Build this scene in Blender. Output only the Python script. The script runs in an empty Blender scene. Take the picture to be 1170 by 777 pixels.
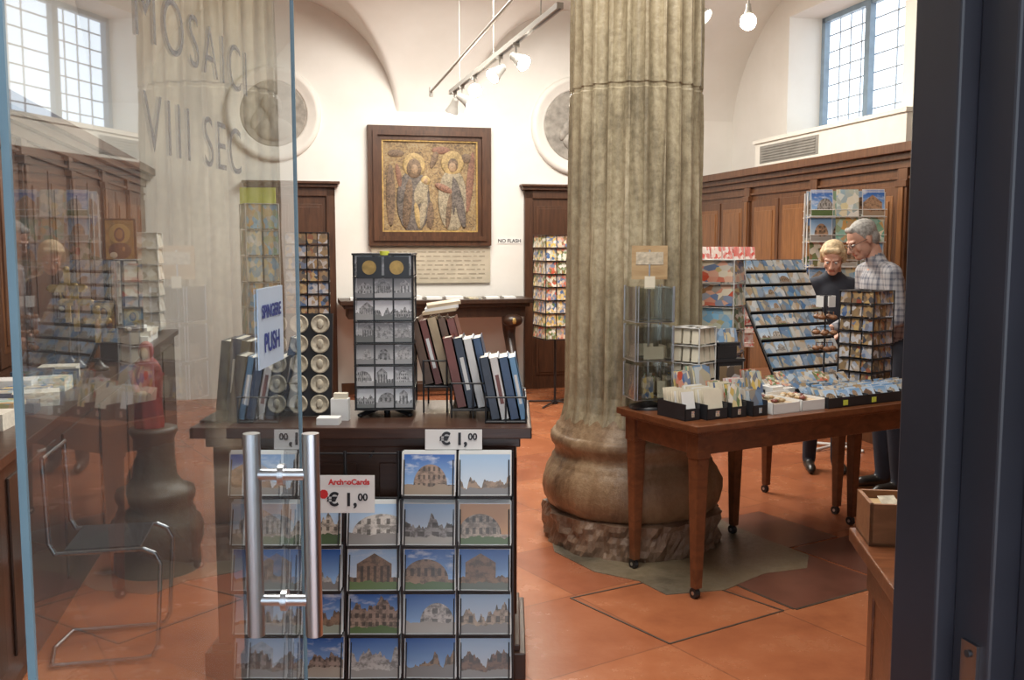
import bpy, math, random
from mathutils import Matrix, Vector
from mathutils import noise as mn
random.seed(4)
D = bpy.data; sc = bpy.context.scene
rad = math.radians
sc.view_settings.view_transform = 'Standard'
sc.view_settings.exposure = 0.12

# ------------------------------------------------------------------ node helpers
def newmat(name):
    m = D.materials.new(name); m.use_nodes = True
    nt = m.node_tree
    return m, nt, nt.nodes['Principled BSDF']
def put(nt, sock, v):
    if isinstance(v, bpy.types.NodeSocket): nt.links.new(v, sock)
    elif isinstance(v, (tuple, list)) and len(v) == 3 and sock.type == 'RGBA': sock.default_value = (*v, 1)
    else: sock.default_value = v
def mth(nt, op, a, b=0.0, c=None):
    n = nt.nodes.new('ShaderNodeMath'); n.operation = op
    put(nt, n.inputs[0], a); put(nt, n.inputs[1], b)
    if c is not None: put(nt, n.inputs[2], c)
    return n.outputs[0]
def mixc(nt, f, a, b, bt='MIX'):
    n = nt.nodes.new('ShaderNodeMix'); n.data_type = 'RGBA'; n.blend_type = bt
    put(nt, n.inputs[0], f); put(nt, n.inputs[6], a); put(nt, n.inputs[7], b)
    return n.outputs[2]
def mixf(nt, f, a, b):
    n = nt.nodes.new('ShaderNodeMix'); n.data_type = 'FLOAT'
    put(nt, n.inputs[0], f); put(nt, n.inputs[2], a); put(nt, n.inputs[3], b)
    return n.outputs[0]
def comb(nt, x, y, z=0.0):
    n = nt.nodes.new('ShaderNodeCombineXYZ')
    put(nt, n.inputs[0], x); put(nt, n.inputs[1], y); put(nt, n.inputs[2], z)
    return n.outputs[0]
def objco(nt, scale=(1, 1, 1), rot=(0, 0, 0), loc=(0, 0, 0)):
    t = nt.nodes.new('ShaderNodeTexCoord'); m = nt.nodes.new('ShaderNodeMapping')
    m.inputs['Scale'].default_value = scale; m.inputs['Rotation'].default_value = rot; m.inputs['Location'].default_value = loc
    nt.links.new(t.outputs['Object'], m.inputs[0]); return m.outputs[0]
def noise(nt, vec, scale=5, detail=3, rough=.5, dist=0):
    n = nt.nodes.new('ShaderNodeTexNoise')
    if vec is not None: nt.links.new(vec, n.inputs['Vector'])
    n.inputs['Scale'].default_value = scale; n.inputs['Detail'].default_value = detail
    n.inputs['Roughness'].default_value = rough; n.inputs['Distortion'].default_value = dist
    return n.outputs[0]
def ramp(nt, f, stops):
    n = nt.nodes.new('ShaderNodeValToRGB'); cr = n.color_ramp
    while len(cr.elements) < len(stops): cr.elements.new(.5)
    for e, (p, c) in zip(cr.elements, stops):
        e.position = p; e.color = (*c, 1) if len(c) == 3 else c
    nt.links.new(f, n.inputs[0]); return n.outputs[0]
def bump(nt, b, h, strength=.3, dist=.01):
    n = nt.nodes.new('ShaderNodeBump'); n.inputs['Strength'].default_value = strength
    n.inputs['Distance'].default_value = dist
    nt.links.new(h, n.inputs['Height']); nt.links.new(n.outputs[0], b.inputs['Normal'])
def flat(name, col, rough=.5, metal=0., var=.15, scale=9, bmp=0, emit=None, es=0):
    m, nt, b = newmat(name)
    n = noise(nt, objco(nt), scale, 4)
    lo = tuple(c * (1 - var) for c in col); hi = tuple(min(1, c * (1 + var)) for c in col)
    put(nt, b.inputs['Base Color'], ramp(nt, n, [(.3, lo), (.7, hi)]))
    b.inputs['Roughness'].default_value = rough; b.inputs['Metallic'].default_value = metal
    if bmp: bump(nt, b, n, bmp)
    if emit: b.inputs['Emission Color'].default_value = (*emit, 1); b.inputs['Emission Strength'].default_value = es
    return m
def wood(name, c1, c2, rough=.35, sc_=(14, 14, 1.6)):
    m, nt, b = newmat(name)
    n = noise(nt, objco(nt, sc_), 2.2, 6, .6, .8)
    n2 = noise(nt, objco(nt), 1.3, 2)
    c = ramp(nt, n, [(.3, c1), (.68, c2)])
    put(nt, b.inputs['Base Color'], mixc(nt, mth(nt, 'MULTIPLY', n2, .5), c, tuple(x * .5 for x in c1)))
    b.inputs['Roughness'].default_value = rough
    bump(nt, b, n, .08)
    return m
def uvr(nt):
    uv = nt.nodes.new('ShaderNodeUVMap'); s = nt.nodes.new('ShaderNodeSeparateXYZ')
    nt.links.new(uv.outputs[0], s.inputs[0])
    a = nt.nodes.new('ShaderNodeAttribute'); a.attribute_name = 'rnd'
    return s.outputs[0], s.outputs[1], a.outputs['Fac']

def postcard_mat(name, bw=False, skyc=((.40, .62, .88), (.02, .12, .46)), border=(.75, .75, .73)):
    m, nt, b = newmat(name)
    x, y, r = uvr(nt)
    # hash the per-card number into independent parameters
    def hsh(k): return mth(nt, 'FRACT', mth(nt, 'MULTIPLY', mth(nt, 'SINE', mth(nt, 'MULTIPLY_ADD', r, k, k * .37)), 437.58))
    r2, r3, r4, r5, r6, r7 = hsh(91.7), hsh(63.1), hsh(128.9), hsh(173.3), hsh(57.9), hsh(211.3)
    xc = mth(nt, 'ABSOLUTE', mth(nt, 'SUBTRACT', x, mth(nt, 'MULTIPLY_ADD', r2, .4, .30)))
    n1 = noise(nt, comb(nt, mth(nt, 'MULTIPLY_ADD', x, 3.5, mth(nt, 'MULTIPLY', r, 50)), mth(nt, 'MULTIPLY', r, 17)), 1, 3, .6)
    hN = mth(nt, 'ADD', mth(nt, 'MULTIPLY_ADD', r3, .45, .28), mth(nt, 'MULTIPLY', mth(nt, 'SUBTRACT', n1, .5), 1.5))
    q = mth(nt, 'DIVIDE', xc, mth(nt, 'MULTIPLY_ADD', r7, .35, .22))
    hA = mth(nt, 'MULTIPLY_ADD', mth(nt, 'SQRT', mth(nt, 'MAXIMUM', mth(nt, 'SUBTRACT', 1.0, mth(nt, 'MULTIPLY', q, q)), 0)), .48, .26)
    hB = mixf(nt, mth(nt, 'LESS_THAN', xc, mth(nt, 'MULTIPLY_ADD', r6, .25, .18)), mth(nt, 'MULTIPLY_ADD', n1, .4, .15), mth(nt, 'SUBTRACT', .88, mth(nt, 'MULTIPLY', xc, .75)))
    isA = mth(nt, 'LESS_THAN', r5, .33); isB = mth(nt, 'GREATER_THAN', r5, .72)
    line = mixf(nt, isA, mixf(nt, isB, hN, hB), hA)
    sky = mixc(nt, y, skyc[0], skyc[1])
    sky = mixc(nt, mth(nt, 'GREATER_THAN', r7, .62), sky, mixc(nt, y, (.74, .80, .84), (.36, .55, .78)))
    cl = noise(nt, comb(nt, mth(nt, 'MULTIPLY', x, 3), mth(nt, 'MULTIPLY', y, 6), mth(nt, 'MULTIPLY', r, 70)), 1, 4, .6)
    sky = mixc(nt, mth(nt, 'MULTIPLY', mth(nt, 'GREATER_THAN', r6, .5), ramp(nt, cl, [(.5, (0, 0, 0)), (.7, (.8, .8, .8))])), sky, (.78, .82, .86))
    sky = mixc(nt, mth(nt, 'GREATER_THAN', r3, .92), sky, (.62, .34, .16))
    bl = ramp(nt, r4, [(0, (.24, .13, .08)), (.22, (.50, .36, .23)), (.45, (.68, .65, .60)), (.62, (.36, .34, .33)), (.8, (.44, .26, .15)), (1, (.72, .68, .58))])
    n2 = noise(nt, comb(nt, mth(nt, 'MULTIPLY', x, 7), mth(nt, 'MULTIPLY', y, 7), mth(nt, 'MULTIPLY', r, 40)), 1, 4, .7)
    bl = mixc(nt, ramp(nt, n2, [(.40, (0, 0, 0)), (.56, (1, 1, 1))]), mixc(nt, .65, bl, (.05, .04, .03)), bl)
    sx = mth(nt, 'GREATER_THAN', mth(nt, 'SINE', mth(nt, 'MULTIPLY', x, mth(nt, 'MULTIPLY_ADD', r6, 46, 22))), mth(nt, 'MULTIPLY_ADD', r2, .5, -.1))
    sy = mth(nt, 'GREATER_THAN', mth(nt, 'SINE', mth(nt, 'MULTIPLY', y, mth(nt, 'MULTIPLY_ADD', r4, 22, 16))), -.1)
    sy = mixf(nt, isB, sy, mth(nt, 'LESS_THAN', y, .58))
    bl = mixc(nt, mth(nt, 'MULTIPLY', mth(nt, 'MULTIPLY', sx, sy), mth(nt, 'MULTIPLY', mth(nt, 'GREATER_THAN', r7, .25), .75)), bl, (.05, .04, .03))
    gr = ramp(nt, r6, [(0, (.44, .41, .37)), (.4, (.22, .20, .19)), (.5, (.08, .13, .05)), (.62, (.14, .20, .07)), (.75, (.50, .48, .45)), (1, (.34, .24, .15))])
    c = mixc(nt, mth(nt, 'GREATER_THAN', y, line), bl, sky)
    c = mixc(nt, mth(nt, 'LESS_THAN', y, mth(nt, 'MULTIPLY_ADD', n1, .3, mth(nt, 'MULTIPLY', r2, .16))), c, gr)
    ex = mth(nt, 'GREATER_THAN', mth(nt, 'ABSOLUTE', mth(nt, 'SUBTRACT', x, .5)), .48)
    ey = mth(nt, 'GREATER_THAN', mth(nt, 'ABSOLUTE', mth(nt, 'SUBTRACT', y, .5)), .475)
    if bw:
        h = nt.nodes.new('ShaderNodeHueSaturation'); h.inputs['Saturation'].default_value = .08; h.inputs['Value'].default_value = 1.0
        nt.links.new(c, h.inputs['Color']); c = h.outputs[0]
    c = mixc(nt, mth(nt, 'MAXIMUM', ex, ey), c, border)
    put(nt, b.inputs['Base Color'], c); b.inputs['Roughness'].default_value = .28
    return m
def print_mat(name, stops, scale=5, rough=.3):
    m, nt, b = newmat(name)
    x, y, r = uvr(nt)
    v = nt.nodes.new('ShaderNodeTexVoronoi'); v.inputs['Scale'].default_value = 1
    nt.links.new(comb(nt, mth(nt, 'MULTIPLY_ADD', x, scale, mth(nt, 'MULTIPLY', r, 90)), mth(nt, 'MULTIPLY', y, scale), mth(nt, 'MULTIPLY', r, 31)), v.inputs['Vector'])
    sp = nt.nodes.new('ShaderNodeSeparateColor'); nt.links.new(v.outputs['Color'], sp.inputs[0])
    f = mth(nt, 'FRACT', mth(nt, 'ADD', mth(nt, 'MULTIPLY', sp.outputs[0], .5), mth(nt, 'MULTIPLY', r, 5.3)))
    k = ramp(nt, f, stops)
    put(nt, b.inputs['Base Color'], k); b.inputs['Roughness'].default_value = rough
    return m

# ------------------------------------------------------------------ mesh builder
I4 = Matrix.Identity(4)
def T(x, y, z=0): return Matrix.Translation((x, y, z))
def RZ(a): return Matrix.Rotation(rad(a), 4, 'Z')
def RX(a): return Matrix.Rotation(rad(a), 4, 'X')
def RY(a): return Matrix.Rotation(rad(a), 4, 'Y')
class MB:
    def __init__(s, M=None):
        s.v = []; s.f = []; s.m = []; s.uv = []; s.r = []; s.sm = []; s.M = M.copy() if M else I4.copy()
    def add(s, vs, fs, mat=0, uv=None, rnd=0., sm=False):
        o = len(s.v)
        s.v += [s.M @ Vector(p) for p in vs]
        for i, f in enumerate(fs):
            s.f.append([o + k for k in f]); s.m.append(mat)
            s.uv.append(uv[i] if uv else [(.5, .5)] * len(f)); s.r.append(rnd); s.sm.append(sm)
    def box(s, x0, x1, y0, y1, z0, z1, mat=0, rnd=0., L=None):
        vs = [(x0, y0, z0), (x1, y0, z0), (x1, y1, z0), (x0, y1, z0), (x0, y0, z1), (x1, y0, z1), (x1, y1, z1), (x0, y1, z1)]
        if L is not None: vs = [L @ Vector(p) for p in vs]
        q = [(0, 0), (1, 0), (1, 1), (0, 1)]
        s.add(vs, [(0, 3, 2, 1), (4, 5, 6, 7), (0, 1, 5, 4), (1, 2, 6, 5), (2, 3, 7, 6), (3, 0, 4, 7)], mat, [q] * 6, rnd)
    def card(s, c, w, h, yaw=0, tilt=0, mat=0, rnd=None, th=.002):
        L = T(*c) @ RZ(yaw) @ RX(-tilt)
        s.box(-w / 2, w / 2, 0, th, -h / 2, h / 2, mat, random.random() if rnd is None else rnd, L)
    def cyl(s, p0, p1, r0, r1=None, n=10, mat=0, sm=True):
        r1 = r0 if r1 is None else r1
        p0 = Vector(p0); p1 = Vector(p1); d = (p1 - p0)
        q = d.to_track_quat('Z', 'Y')
        vs = []
        for p, r in ((p0, r0), (p1, r1)):
            for i in range(n):
                a = 2 * math.pi * i / n
                vs.append(p + q @ Vector((r * math.cos(a), r * math.sin(a), 0)))
        fs = [(i, (i + 1) % n, n + (i + 1) % n, n + i) for i in range(n)]
        s.add(vs, fs, mat, None, 0, sm)
        s.add(vs, [tuple(range(n - 1, -1, -1)), tuple(range(n, 2 * n))], mat, None, 0, False)
    def tube(s, pts, r, mat=0, n=8):
        for a, b in zip(pts[:-1], pts[1:]):
            s.cyl(a, b, r, r, n, mat)
        for p in pts[1:-1]: s.ell(p, (r, r, r), mat, 8, 6)
    def ell(s, c, r, mat=0, nu=14, nv=9, L=None):
        vs = [(0, 0, -1)]
        for j in range(1, nv):
            t = -math.pi / 2 + math.pi * j / nv
            for i in range(nu):
                a = 2 * math.pi * i / nu
                vs.append((math.cos(t) * math.cos(a), math.cos(t) * math.sin(a), math.sin(t)))
        vs.append((0, 0, 1))
        vs = [Vector((p[0] * r[0], p[1] * r[1], p[2] * r[2])) for p in vs]
        if L is not None: vs = [L @ p for p in vs]
        vs = [Vector(c) + p for p in vs]
        fs = [(0, 1 + (i + 1) % nu, 1 + i) for i in range(nu)]
        for j in range(nv - 2):
            a = 1 + j * nu; b = a + nu
            fs += [(a + i, a + (i + 1) % nu, b + (i + 1) % nu, b + i) for i in range(nu)]
        a = 1 + (nv - 2) * nu; e = len(vs) - 1
        fs += [(a + i, a + (i + 1) % nu, e) for i in range(nu)]
        s.add(vs, fs, mat, None, 0, True)
    def rings(s, vs, nr, n, mat=0, sm=True):
        fs = [(j * n + i, j * n + (i + 1) % n, (j + 1) * n + (i + 1) % n, (j + 1) * n + i) for j in range(nr - 1) for i in range(n)]
        s.add(vs, fs, mat, sm=sm)
    def lathe(s, prof, c=(0, 0, 0), n=32, mat=0, L=None, sm=True):
        vs = []
        for r, z in prof:
            for i in range(n):
                a = 2 * math.pi * i / n
                p = Vector((r * math.cos(a), r * math.sin(a), z))
                if L is not None: p = L @ p
                vs.append(p + Vector(c))
        s.rings(vs, len(prof), n, mat, sm)
        s.add(vs, [tuple(range(n - 1, -1, -1)), tuple(range((len(prof) - 1) * n, len(prof) * n))], mat)
    def poly(s, pts, z0, z1, mat=0, L=None):
        n = len(pts)
        vs = [Vector((x, y, z0)) for x, y in pts] + [Vector((x, y, z1)) for x, y in pts]
        if L is not None: vs = [L @ p for p in vs]
        fs = [tuple(range(n - 1, -1, -1)), tuple(range(n, 2 * n))] + [(i, (i + 1) % n, n + (i + 1) % n, n + i) for i in range(n)]
        s.add(vs, fs, mat)
    def build(s, name, mats, recenter=True, bevel=0, parent=None):
        me = D.meshes.new(name)
        o = Vector((0, 0, 0))
        if recenter:
            xs = [p.x for p in s.v]; ys = [p.y for p in s.v]; zs = [p.z for p in s.v]
            o = Vector(((min(xs) + max(xs)) / 2, (min(ys) + max(ys)) / 2, min(zs)))
        me.from_pydata([p - o for p in s.v], [], s.f)
        for m in mats: me.materials.append(m)
        me.polygons.foreach_set('material_index', s.m)
        me.polygons.foreach_set('use_smooth', s.sm)
        ul = me.uv_layers.new(name='UVMap')
        ul.data.foreach_set('uv', [c for f in s.uv for p in f for c in p])
        at = me.attributes.new('rnd', 'FLOAT', 'FACE'); at.data.foreach_set('value', s.r)
        me.update()
        ob = D.objects.new(name, me); ob.location = o
        sc.collection.objects.link(ob)
        if bevel:
            b = ob.modifiers.new('bevel', 'BEVEL'); b.width = bevel; b.segments = 2; b.limit_method = 'ANGLE'; b.angle_limit = rad(50)
        if parent: setpar(ob, parent)
        return ob
def setpar(ob, par):
    ob.parent = par; ob.matrix_parent_inverse = Matrix.Translation(par.location).inverted()
def empty(name, loc=(0, 0, 0)):
    e = D.objects.new(name, None); e.location = loc; sc.collection.objects.link(e); return e
def text(name, body, size, M, mat, parent=None, ext=.0006, align='CENTER', spacing=1.0, bold=0):
    cu = D.curves.new(name, 'FONT'); cu.body = body; cu.size = size; cu.extrude = ext; cu.align_x = align; cu.align_y = 'CENTER'
    cu.space_character = spacing; cu.offset = bold
    cu.materials.append(mat)
    o = D.objects.new(name, cu); sc.collection.objects.link(o); o.matrix_world = M
    if parent: setpar(o, parent)
    return o
FACE_CAM = RX(90)     # text upright, facing -Y

# ------------------------------------------------------------------ materials
plaster, nt, b = newmat('plaster')
n = noise(nt, objco(nt), 1.2, 5, .6)
put(nt, b.inputs['Base Color'], ramp(nt, n, [(.3, (.72, .70, .65)), (.7, (.80, .785, .745))]))
b.inputs['Roughness'].default_value = .85
bump(nt, b, noise(nt, objco(nt), 30, 3), .05)

floor_m, nt, b = newmat('terracotta_floor')
co = objco(nt, rot=(0, 0, rad(-32.5)), loc=(-2.518 + .64 * 6, -2.783 + .64 * 6, 0))
br = nt.nodes.new('ShaderNodeTexBrick'); br.offset = 0; br.squash = 1
br.inputs['Scale'].default_value = 1; br.inputs['Brick Width'].default_value = .64; br.inputs['Row Height'].default_value = .64
br.inputs['Mortar Size'].default_value = .004; br.inputs['Mortar Smooth'].default_value = .2; br.inputs['Bias'].default_value = 0
br.inputs['Color1'].default_value = (0, 0, 0, 1); br.inputs['Color2'].default_value = (1, 1, 1, 1); br.inputs['Mortar'].default_value = (.5, .5, .5, 1)
nt.links.new(co, br.inputs['Vector'])
n1 = noise(nt, objco(nt), 2.5, 6, .65); n2 = noise(nt, objco(nt), 45, 3)
base = ramp(nt, n1, [(.25, (.28, .090, .040)), (.5, (.41, .142, .060)), (.75, (.50, .205, .098))])
tile = mixc(nt, mth(nt, 'MULTIPLY', br.outputs['Color'], .5), base, (.22, .062, .035))
fc = mixc(nt, mth(nt, 'MULTIPLY', br.outputs['Fac'], .5), tile, (.12, .05, .03))
put(nt, b.inputs['Base Color'], fc)
put(nt, b.inputs['Roughness'], mth(nt, 'MULTIPLY_ADD', n1, .3, .10))
bump(nt, b, n2, .05)

def marble(name, tint, bmp, patina=(.36, .27, .15), k=.5):
    m, nt, b = newmat(name)
    oc = objco(nt, (1, 1, .35))
    n1 = noise(nt, oc, 3.4, 8, .74, .6); n2 = noise(nt, objco(nt), 30, 6, .7); n3 = noise(nt, objco(nt, (1, 1, .5)), 1.3, 4)
    c2 = ramp(nt, n2, [(.35, (.60, .58, .54)), (.58, (1, 1, 1))])
    c = mixc(nt, .85, ramp(nt, n1, tint), c2, 'MULTIPLY')
    c = mixc(nt, ramp(nt, n3, [(.4, (0, 0, 0)), (.65, (k, k, k))]), c, patina)
    put(nt, b.inputs['Base Color'], c)
    b.inputs['Roughness'].default_value = .36
    bump(nt, b, n2, bmp, .008)
    return m
stone = marble('column_marble', [(.28, (.10, .083, .055)), (.42, (.26, .22, .145)), (.55, (.42, .36, .24)), (.75, (.58, .51, .37))], .45)
basest = marble('worn_base_stone', [(.3, (.09, .052, .030)), (.45, (.23, .15, .085)), (.6, (.38, .275, .165)), (.8, (.54, .44, .31))], .6, (.27, .15, .075), .6)
rough_st = marble('rough_plinth_stone', [(.3, (.08, .050, .035)), (.45, (.21, .145, .10)), (.6, (.32, .235, .17)), (.8, (.44, .36, .28))], 1.0, (.26, .14, .08))
slab_st = marble('grey_slab_stone', [(.3, (.07, .06, .045)), (.45, (.14, .12, .09)), (.6, (.20, .17, .13)), (.8, (.26, .23, .18))], .4)

cab_wood = wood('cabinet_walnut', (.075, .028, .012), (.18, .078, .034), .35)
cab_panel = wood('cabinet_panel_wood', (.15, .060, .022), (.32, .145, .055), .35)
door_wood = wood('door_dark_walnut', (.05, .02, .010), (.12, .052, .025), .4)
dark_wood = wood('dark_wood', (.030, .015, .010), (.07, .036, .022), .35)
desk_wood = wood('desk_mahogany', (.042, .020, .014), (.09, .042, .027), .3, (1.6, 14, 14))
table_wood = wood('table_cherry', (.11, .036, .015), (.24, .084, .033), .28, (2, 12, 12))
box_wood = wood('box_wood', (.20, .085, .035), (.34, .155, .07), .4, (2, 12, 12))
light_wood = wood('light_wood', (.42, .27, .13), (.62, .45, .25), .45, (2, 12, 12))
black = flat('black_wire', (.018, .018, .02), .35)
blackp = flat('black_plastic', (.022, .022, .025), .4)
chrome = flat('brushed_steel', (.66, .68, .71), .28, 1.0, .04)
dchrome = flat('dark_chrome', (.42, .43, .45), .25, 1.0, .04)
whitewire = flat('white_wire', (.65, .65, .63), .4)
white = flat('white_card', (.80, .80, .78), .5, 0, .03)
cream = flat('cream_paper', (.74, .68, .54), .6, 0, .08)
paper = flat('paper_pages', (.70, .66, .57), .7, 0, .1, 60)
yellow = flat('yellow_label', (.72, .78, .10), .5, 0, .05)
red = flat('red_print', (.62, .03, .03), .4, 0, .05)
blue = flat('blue_cover', (.030, .075, .17), .3, 0, .25)
skyb = flat('light_blue_cover', (.13, .30, .50), .3, 0, .15)
dkblue = flat('slate_cover', (.04, .055, .085), .35, 0, .3)
maroon = flat('maroon_cover', (.20, .06, .045), .35, 0, .2)
brownc = flat('brown_cover', (.13, .07, .04), .35, 0, .3)
beigec = flat('beige_cover', (.50, .38, .24), .4, 0, .2)
navy = flat('navy_ink', (.02, .04, .22), .5)
inkb = flat('black_ink', (.015, .015, .02), .5)
jamb_m = flat('dark_painted_steel', (.022, .023, .032), .4, 0, .25, 3)
jamb2_m = flat('dark_slate_paint', (.05, .05, .058), .55, 0, .2, 3)
winframe = flat('window_blue_frame', (.22, .30, .38), .4)
grille_m = flat('window_grille', (.40, .46, .52), .5)
acm = flat('ac_enamel', (.68, .66, .60), .4, 0, .04)
acd = flat('ac_grille', (.22, .21, .19), .5)
lampw = flat('lamp_grey', (.36, .35, .32), .35, 0, .03)
bulbm = flat('glowing_bulb', (1, .95, .85), .5, 0, 0, 5, 0, (1, .9, .72), 30)
coin = flat('coin_plaster', (.52, .46, .35), .5, 0, .25, 60, .3)
gold = flat('aged_gold', (.42, .28, .09), .45, .3, .35, 30)
tondo_m = flat('tondo_relief', (.30, .28, .245), .7, 0, .3, 14, .3)
tondo_w = flat('tondo_moulding', (.74, .72, .67), .6, 0, .03)
plaq = flat('inscribed_stone', (.44, .39, .30), .6, 0, .1, 6)
pcard = postcard_mat('postcard_print')
pcard2 = postcard_mat('postcard_print_small', skyc=((.62, .70, .76), (.14, .32, .58)))
bwcard = postcard_mat('postcard_print_bw', bw=True, skyc=((.62, .62, .62), (.26, .26, .26)), border=(.08, .08, .08))
multi = print_mat('souvenir_print', [(0, (.55, .08, .04)), (.18, (.75, .66, .5)), (.36, (.06, .15, .35)), (.52, (.7, .5, .12)), (.68, (.8, .78, .74)), (.84, (.12, .22, .08)), (1, (.3, .14, .07))], 4)
brochure = print_mat('brochure_print', [(0, (.10, .38, .68)), (.25, (.76, .66, .38)), (.45, (.82, .82, .8)), (.65, (.15, .45, .35)), (.8, (.70, .42, .14)), (1, (.25, .55, .8))], 4)
darkprint = print_mat('magnet_print', [(0, (.05, .06, .08)), (.3, (.4, .26, .12)), (.5, (.6, .6, .62)), (.7, (.08, .14, .28)), (.85, (.6, .45, .2)), (1, (.25, .06, .04))], 2.5)
tile_print = print_mat('small_card_print', [(0, (.06, .17, .36)), (.25, (.58, .62, .62)), (.4, (.42, .28, .14)), (.55, (.72, .71, .67)), (.7, (.14, .30, .50)), (.85, (.20, .20, .22)), (1, (.60, .52, .34))], 2)
redwhite = print_mat('greeting_card_print', [(0, (.82, .8, .78)), (.4, (.65, .1, .08)), (.5, (.84, .82, .8)), (.75, (.78, .62, .55)), (1, (.82, .82, .84))], 4)
lett, nt, b = newmat('frosted_lettering')
b.inputs['Base Color'].default_value = (.24, .24, .24, 1); b.inputs['Roughness'].default_value = .8; b.inputs['Alpha'].default_value = .42

# ------------------------------------------------------------------ room shell (room frame rotated 12.73 deg)
RM = RZ(12.73)
VB = 10.31
UL, UR = -1.9, 4.9
mb = MB(); mb.box(-7, 9, -3.5, 14, -.12, 0); mb.build('floor', [floor_m], recenter=False)
mb = MB(RM); mb.box(UL - .2, UR + .5, VB, VB + .25, 0, 4.7); mb.build('wall_back', [plaster])
W0, W1, WZ0, WZ1 = 7.16, 9.06, 2.70, 3.86
mb = MB(RM)
mb.box(UR, UR + .45, 1.0, W0, 0, 4.7); mb.box(UR, UR + .45, W1, VB, 0, 4.7)
mb.box(UR, UR + .45, W0, W1, 0, WZ0); mb.box(UR, UR + .45, W0, W1, WZ1, 4.7)
mb.build('wall_right', [plaster])
mb = MB(RM); mb.box(UL - .3, UL, 1.0, VB, 0, 4.7); mb.build('wall_left', [plaster])
mb = MB(RM)
mb.box(.98, UR + .45, .95, 1.19, 0, 4.7); mb.box(UL - .3, -.42, .80, 1.0, 0, 4.7); mb.box(-.42, .98, .95, 1.19, 2.5, 4.7)
mb.build('wall_front', [jamb2_m])
mb = MB(RM)
mb.box(.834, .98, 1.10, 1.196, 0, 2.5); mb.box(.862, .98, 1.03, 1.10, 0, 2.5); mb.box(.90, 1.02, .90, 1.03, 0, 2.5)
mb.box(.93, 1.3, .80, .90, 0, 2.5, 1)
mb.box(.834, .862, 1.10, 1.196, 2.4, 2.5)
mb.build('door_frame', [jamb_m, jamb2_m], bevel=.004)
mb = MB(RM)
mb.box(.856, .862, 1.045, 1.075, .98, 1.06, 0); mb.cyl((.853, 1.06, 1.045), (.857, 1.06, 1.045), .005, mat=1); mb.cyl((.853, 1.06, .995), (.857, 1.06, .995), .005, mat=1)
mb.build('latch_plate', [dchrome, blackp])
mb = MB(RM); mb.box(-.50, -.40, .80, .93, 0, 2.5); mb.build('door_frame', [jamb_m])
def profU(u):
    z = 2.87
    for c0 in (-.166, 3.077):
        d = abs(u - c0)
        if d < 1.25: z = max(z, 2.87 + math.sqrt(1.25 ** 2 - d * d))
    return z
def profV(v):
    z = 2.87
    for c0, h in ((7.6, 2.71), (2.2, 2.68)):
        d = abs(v - c0) / h
        if d < 1: z = max(z, 2.87 + 1.5 * math.sqrt(1 - d * d))
    return z
mb = MB(RM); NU, NV = 200, 230
vs = []; fs = []
for j in range(NV + 1):
    v = 1.0 + (VB + .02 - 1.0) * j / NV
    for i in range(NU + 1):
        u = UL - .02 + (UR - UL + .04) * i / NU
        vs.append((u, v, max(profU(u), profV(min(v, VB - .001)))))
for j in range(NV):
    for i in range(NU):
        a = j * (NU + 1) + i
        fs.append((a, a + 1, a + NU + 2, a + NU + 1))
mb.add(vs, fs, 0, sm=True)
mb.build('ceiling', [plaster])
mb = MB(RM); mb.box(-4.5, 6, -2.5, .8, 3.4, 3.6); mb.build('unseen_portico_ceiling', [plaster])  # out of view, put in to cut the daylight reaching the doorway

# window
mb = MB(RM)
ug = UR + .36
mb.box(ug, ug + .06, W0, W1, WZ0, WZ0 + .05); mb.box(ug, ug + .06, W0, W1, WZ1 - .05, WZ1)
mb.box(ug, ug + .06, W0, W0 + .06, WZ0, WZ1); mb.box(ug, ug + .06, W1 - .06, W1, WZ0, WZ1)
mb.box(ug - .01, ug + .05, 8.20, 8.28, WZ0, WZ1)
for k in range(1, 10):
    if k != 5: mb.box(ug + .09, ug + .1, W0 + (W1 - W0) * k / 10 - .006, W0 + (W1 - W0) * k / 10 + .006, WZ0, WZ1, 1)
for k in range(1, 7): mb.box(ug + .09, ug + .1, W0, W1, WZ0 + (WZ1 - WZ0) * k / 7 - .006, WZ0 + (WZ1 - WZ0) * k / 7 + .006, 1)
mb.build('window_1', [winframe, grille_m])

def back_door(name, u0, u1, zt):
    mb = MB(RM)
    f = VB
    mb.box(u0, u0 + .09, f - .06, f, 0, zt); mb.box(u1 - .09, u1, f - .06, f, 0, zt); mb.box(u0, u1, f - .06, f, zt - .09, zt)
    mb.box(u0 - .03, u1 + .03, f - .1, f, zt, zt + .035); mb.box(u0 - .05, u1 + .05, f - .13, f, zt + .035, zt + .06)
    a, b_ = u0 + .09, u1 - .09
    mb.box(a, b_, f - .035, f, 0, zt - .09, 1)
    m_ = (a + b_) / 2
    for (x0, x1) in ((a + .04, m_ - .03), (m_ + .03, b_ - .04)):
        for z0, z1 in ((.15, .75), (.85, 1.45), (1.52, zt - .17)):
            mb.box(x0, x1, f - .045, f - .034, z0, z1, 0)
            mb.box(x0 + .03, x1 - .03, f - .052, f - .044, z0 + .03, z1 - .03, 1)
    mb.cyl((m_ + .02, f - .03, 1.02), (m_ + .02, f - .09, 1.02), .012, mat=2); mb.ell((m_ + .02, f - .1, 1.02), (.025, .02, .025), 2)
    mb.build(name, [door_wood, door_wood, gold], bevel=.004)
back_door('door_1', -.45, .43, 2.18)
back_door('door_2', 2.46, 3.52, 2.18)
mb = MB(RM)
mb.box(.47, 2.40, VB - .015, VB, 0, .12); mb.box(3.56, 4.5, VB - .015, VB, 0, .12); mb.build('baseboard_back', [cab_wood])

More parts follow.
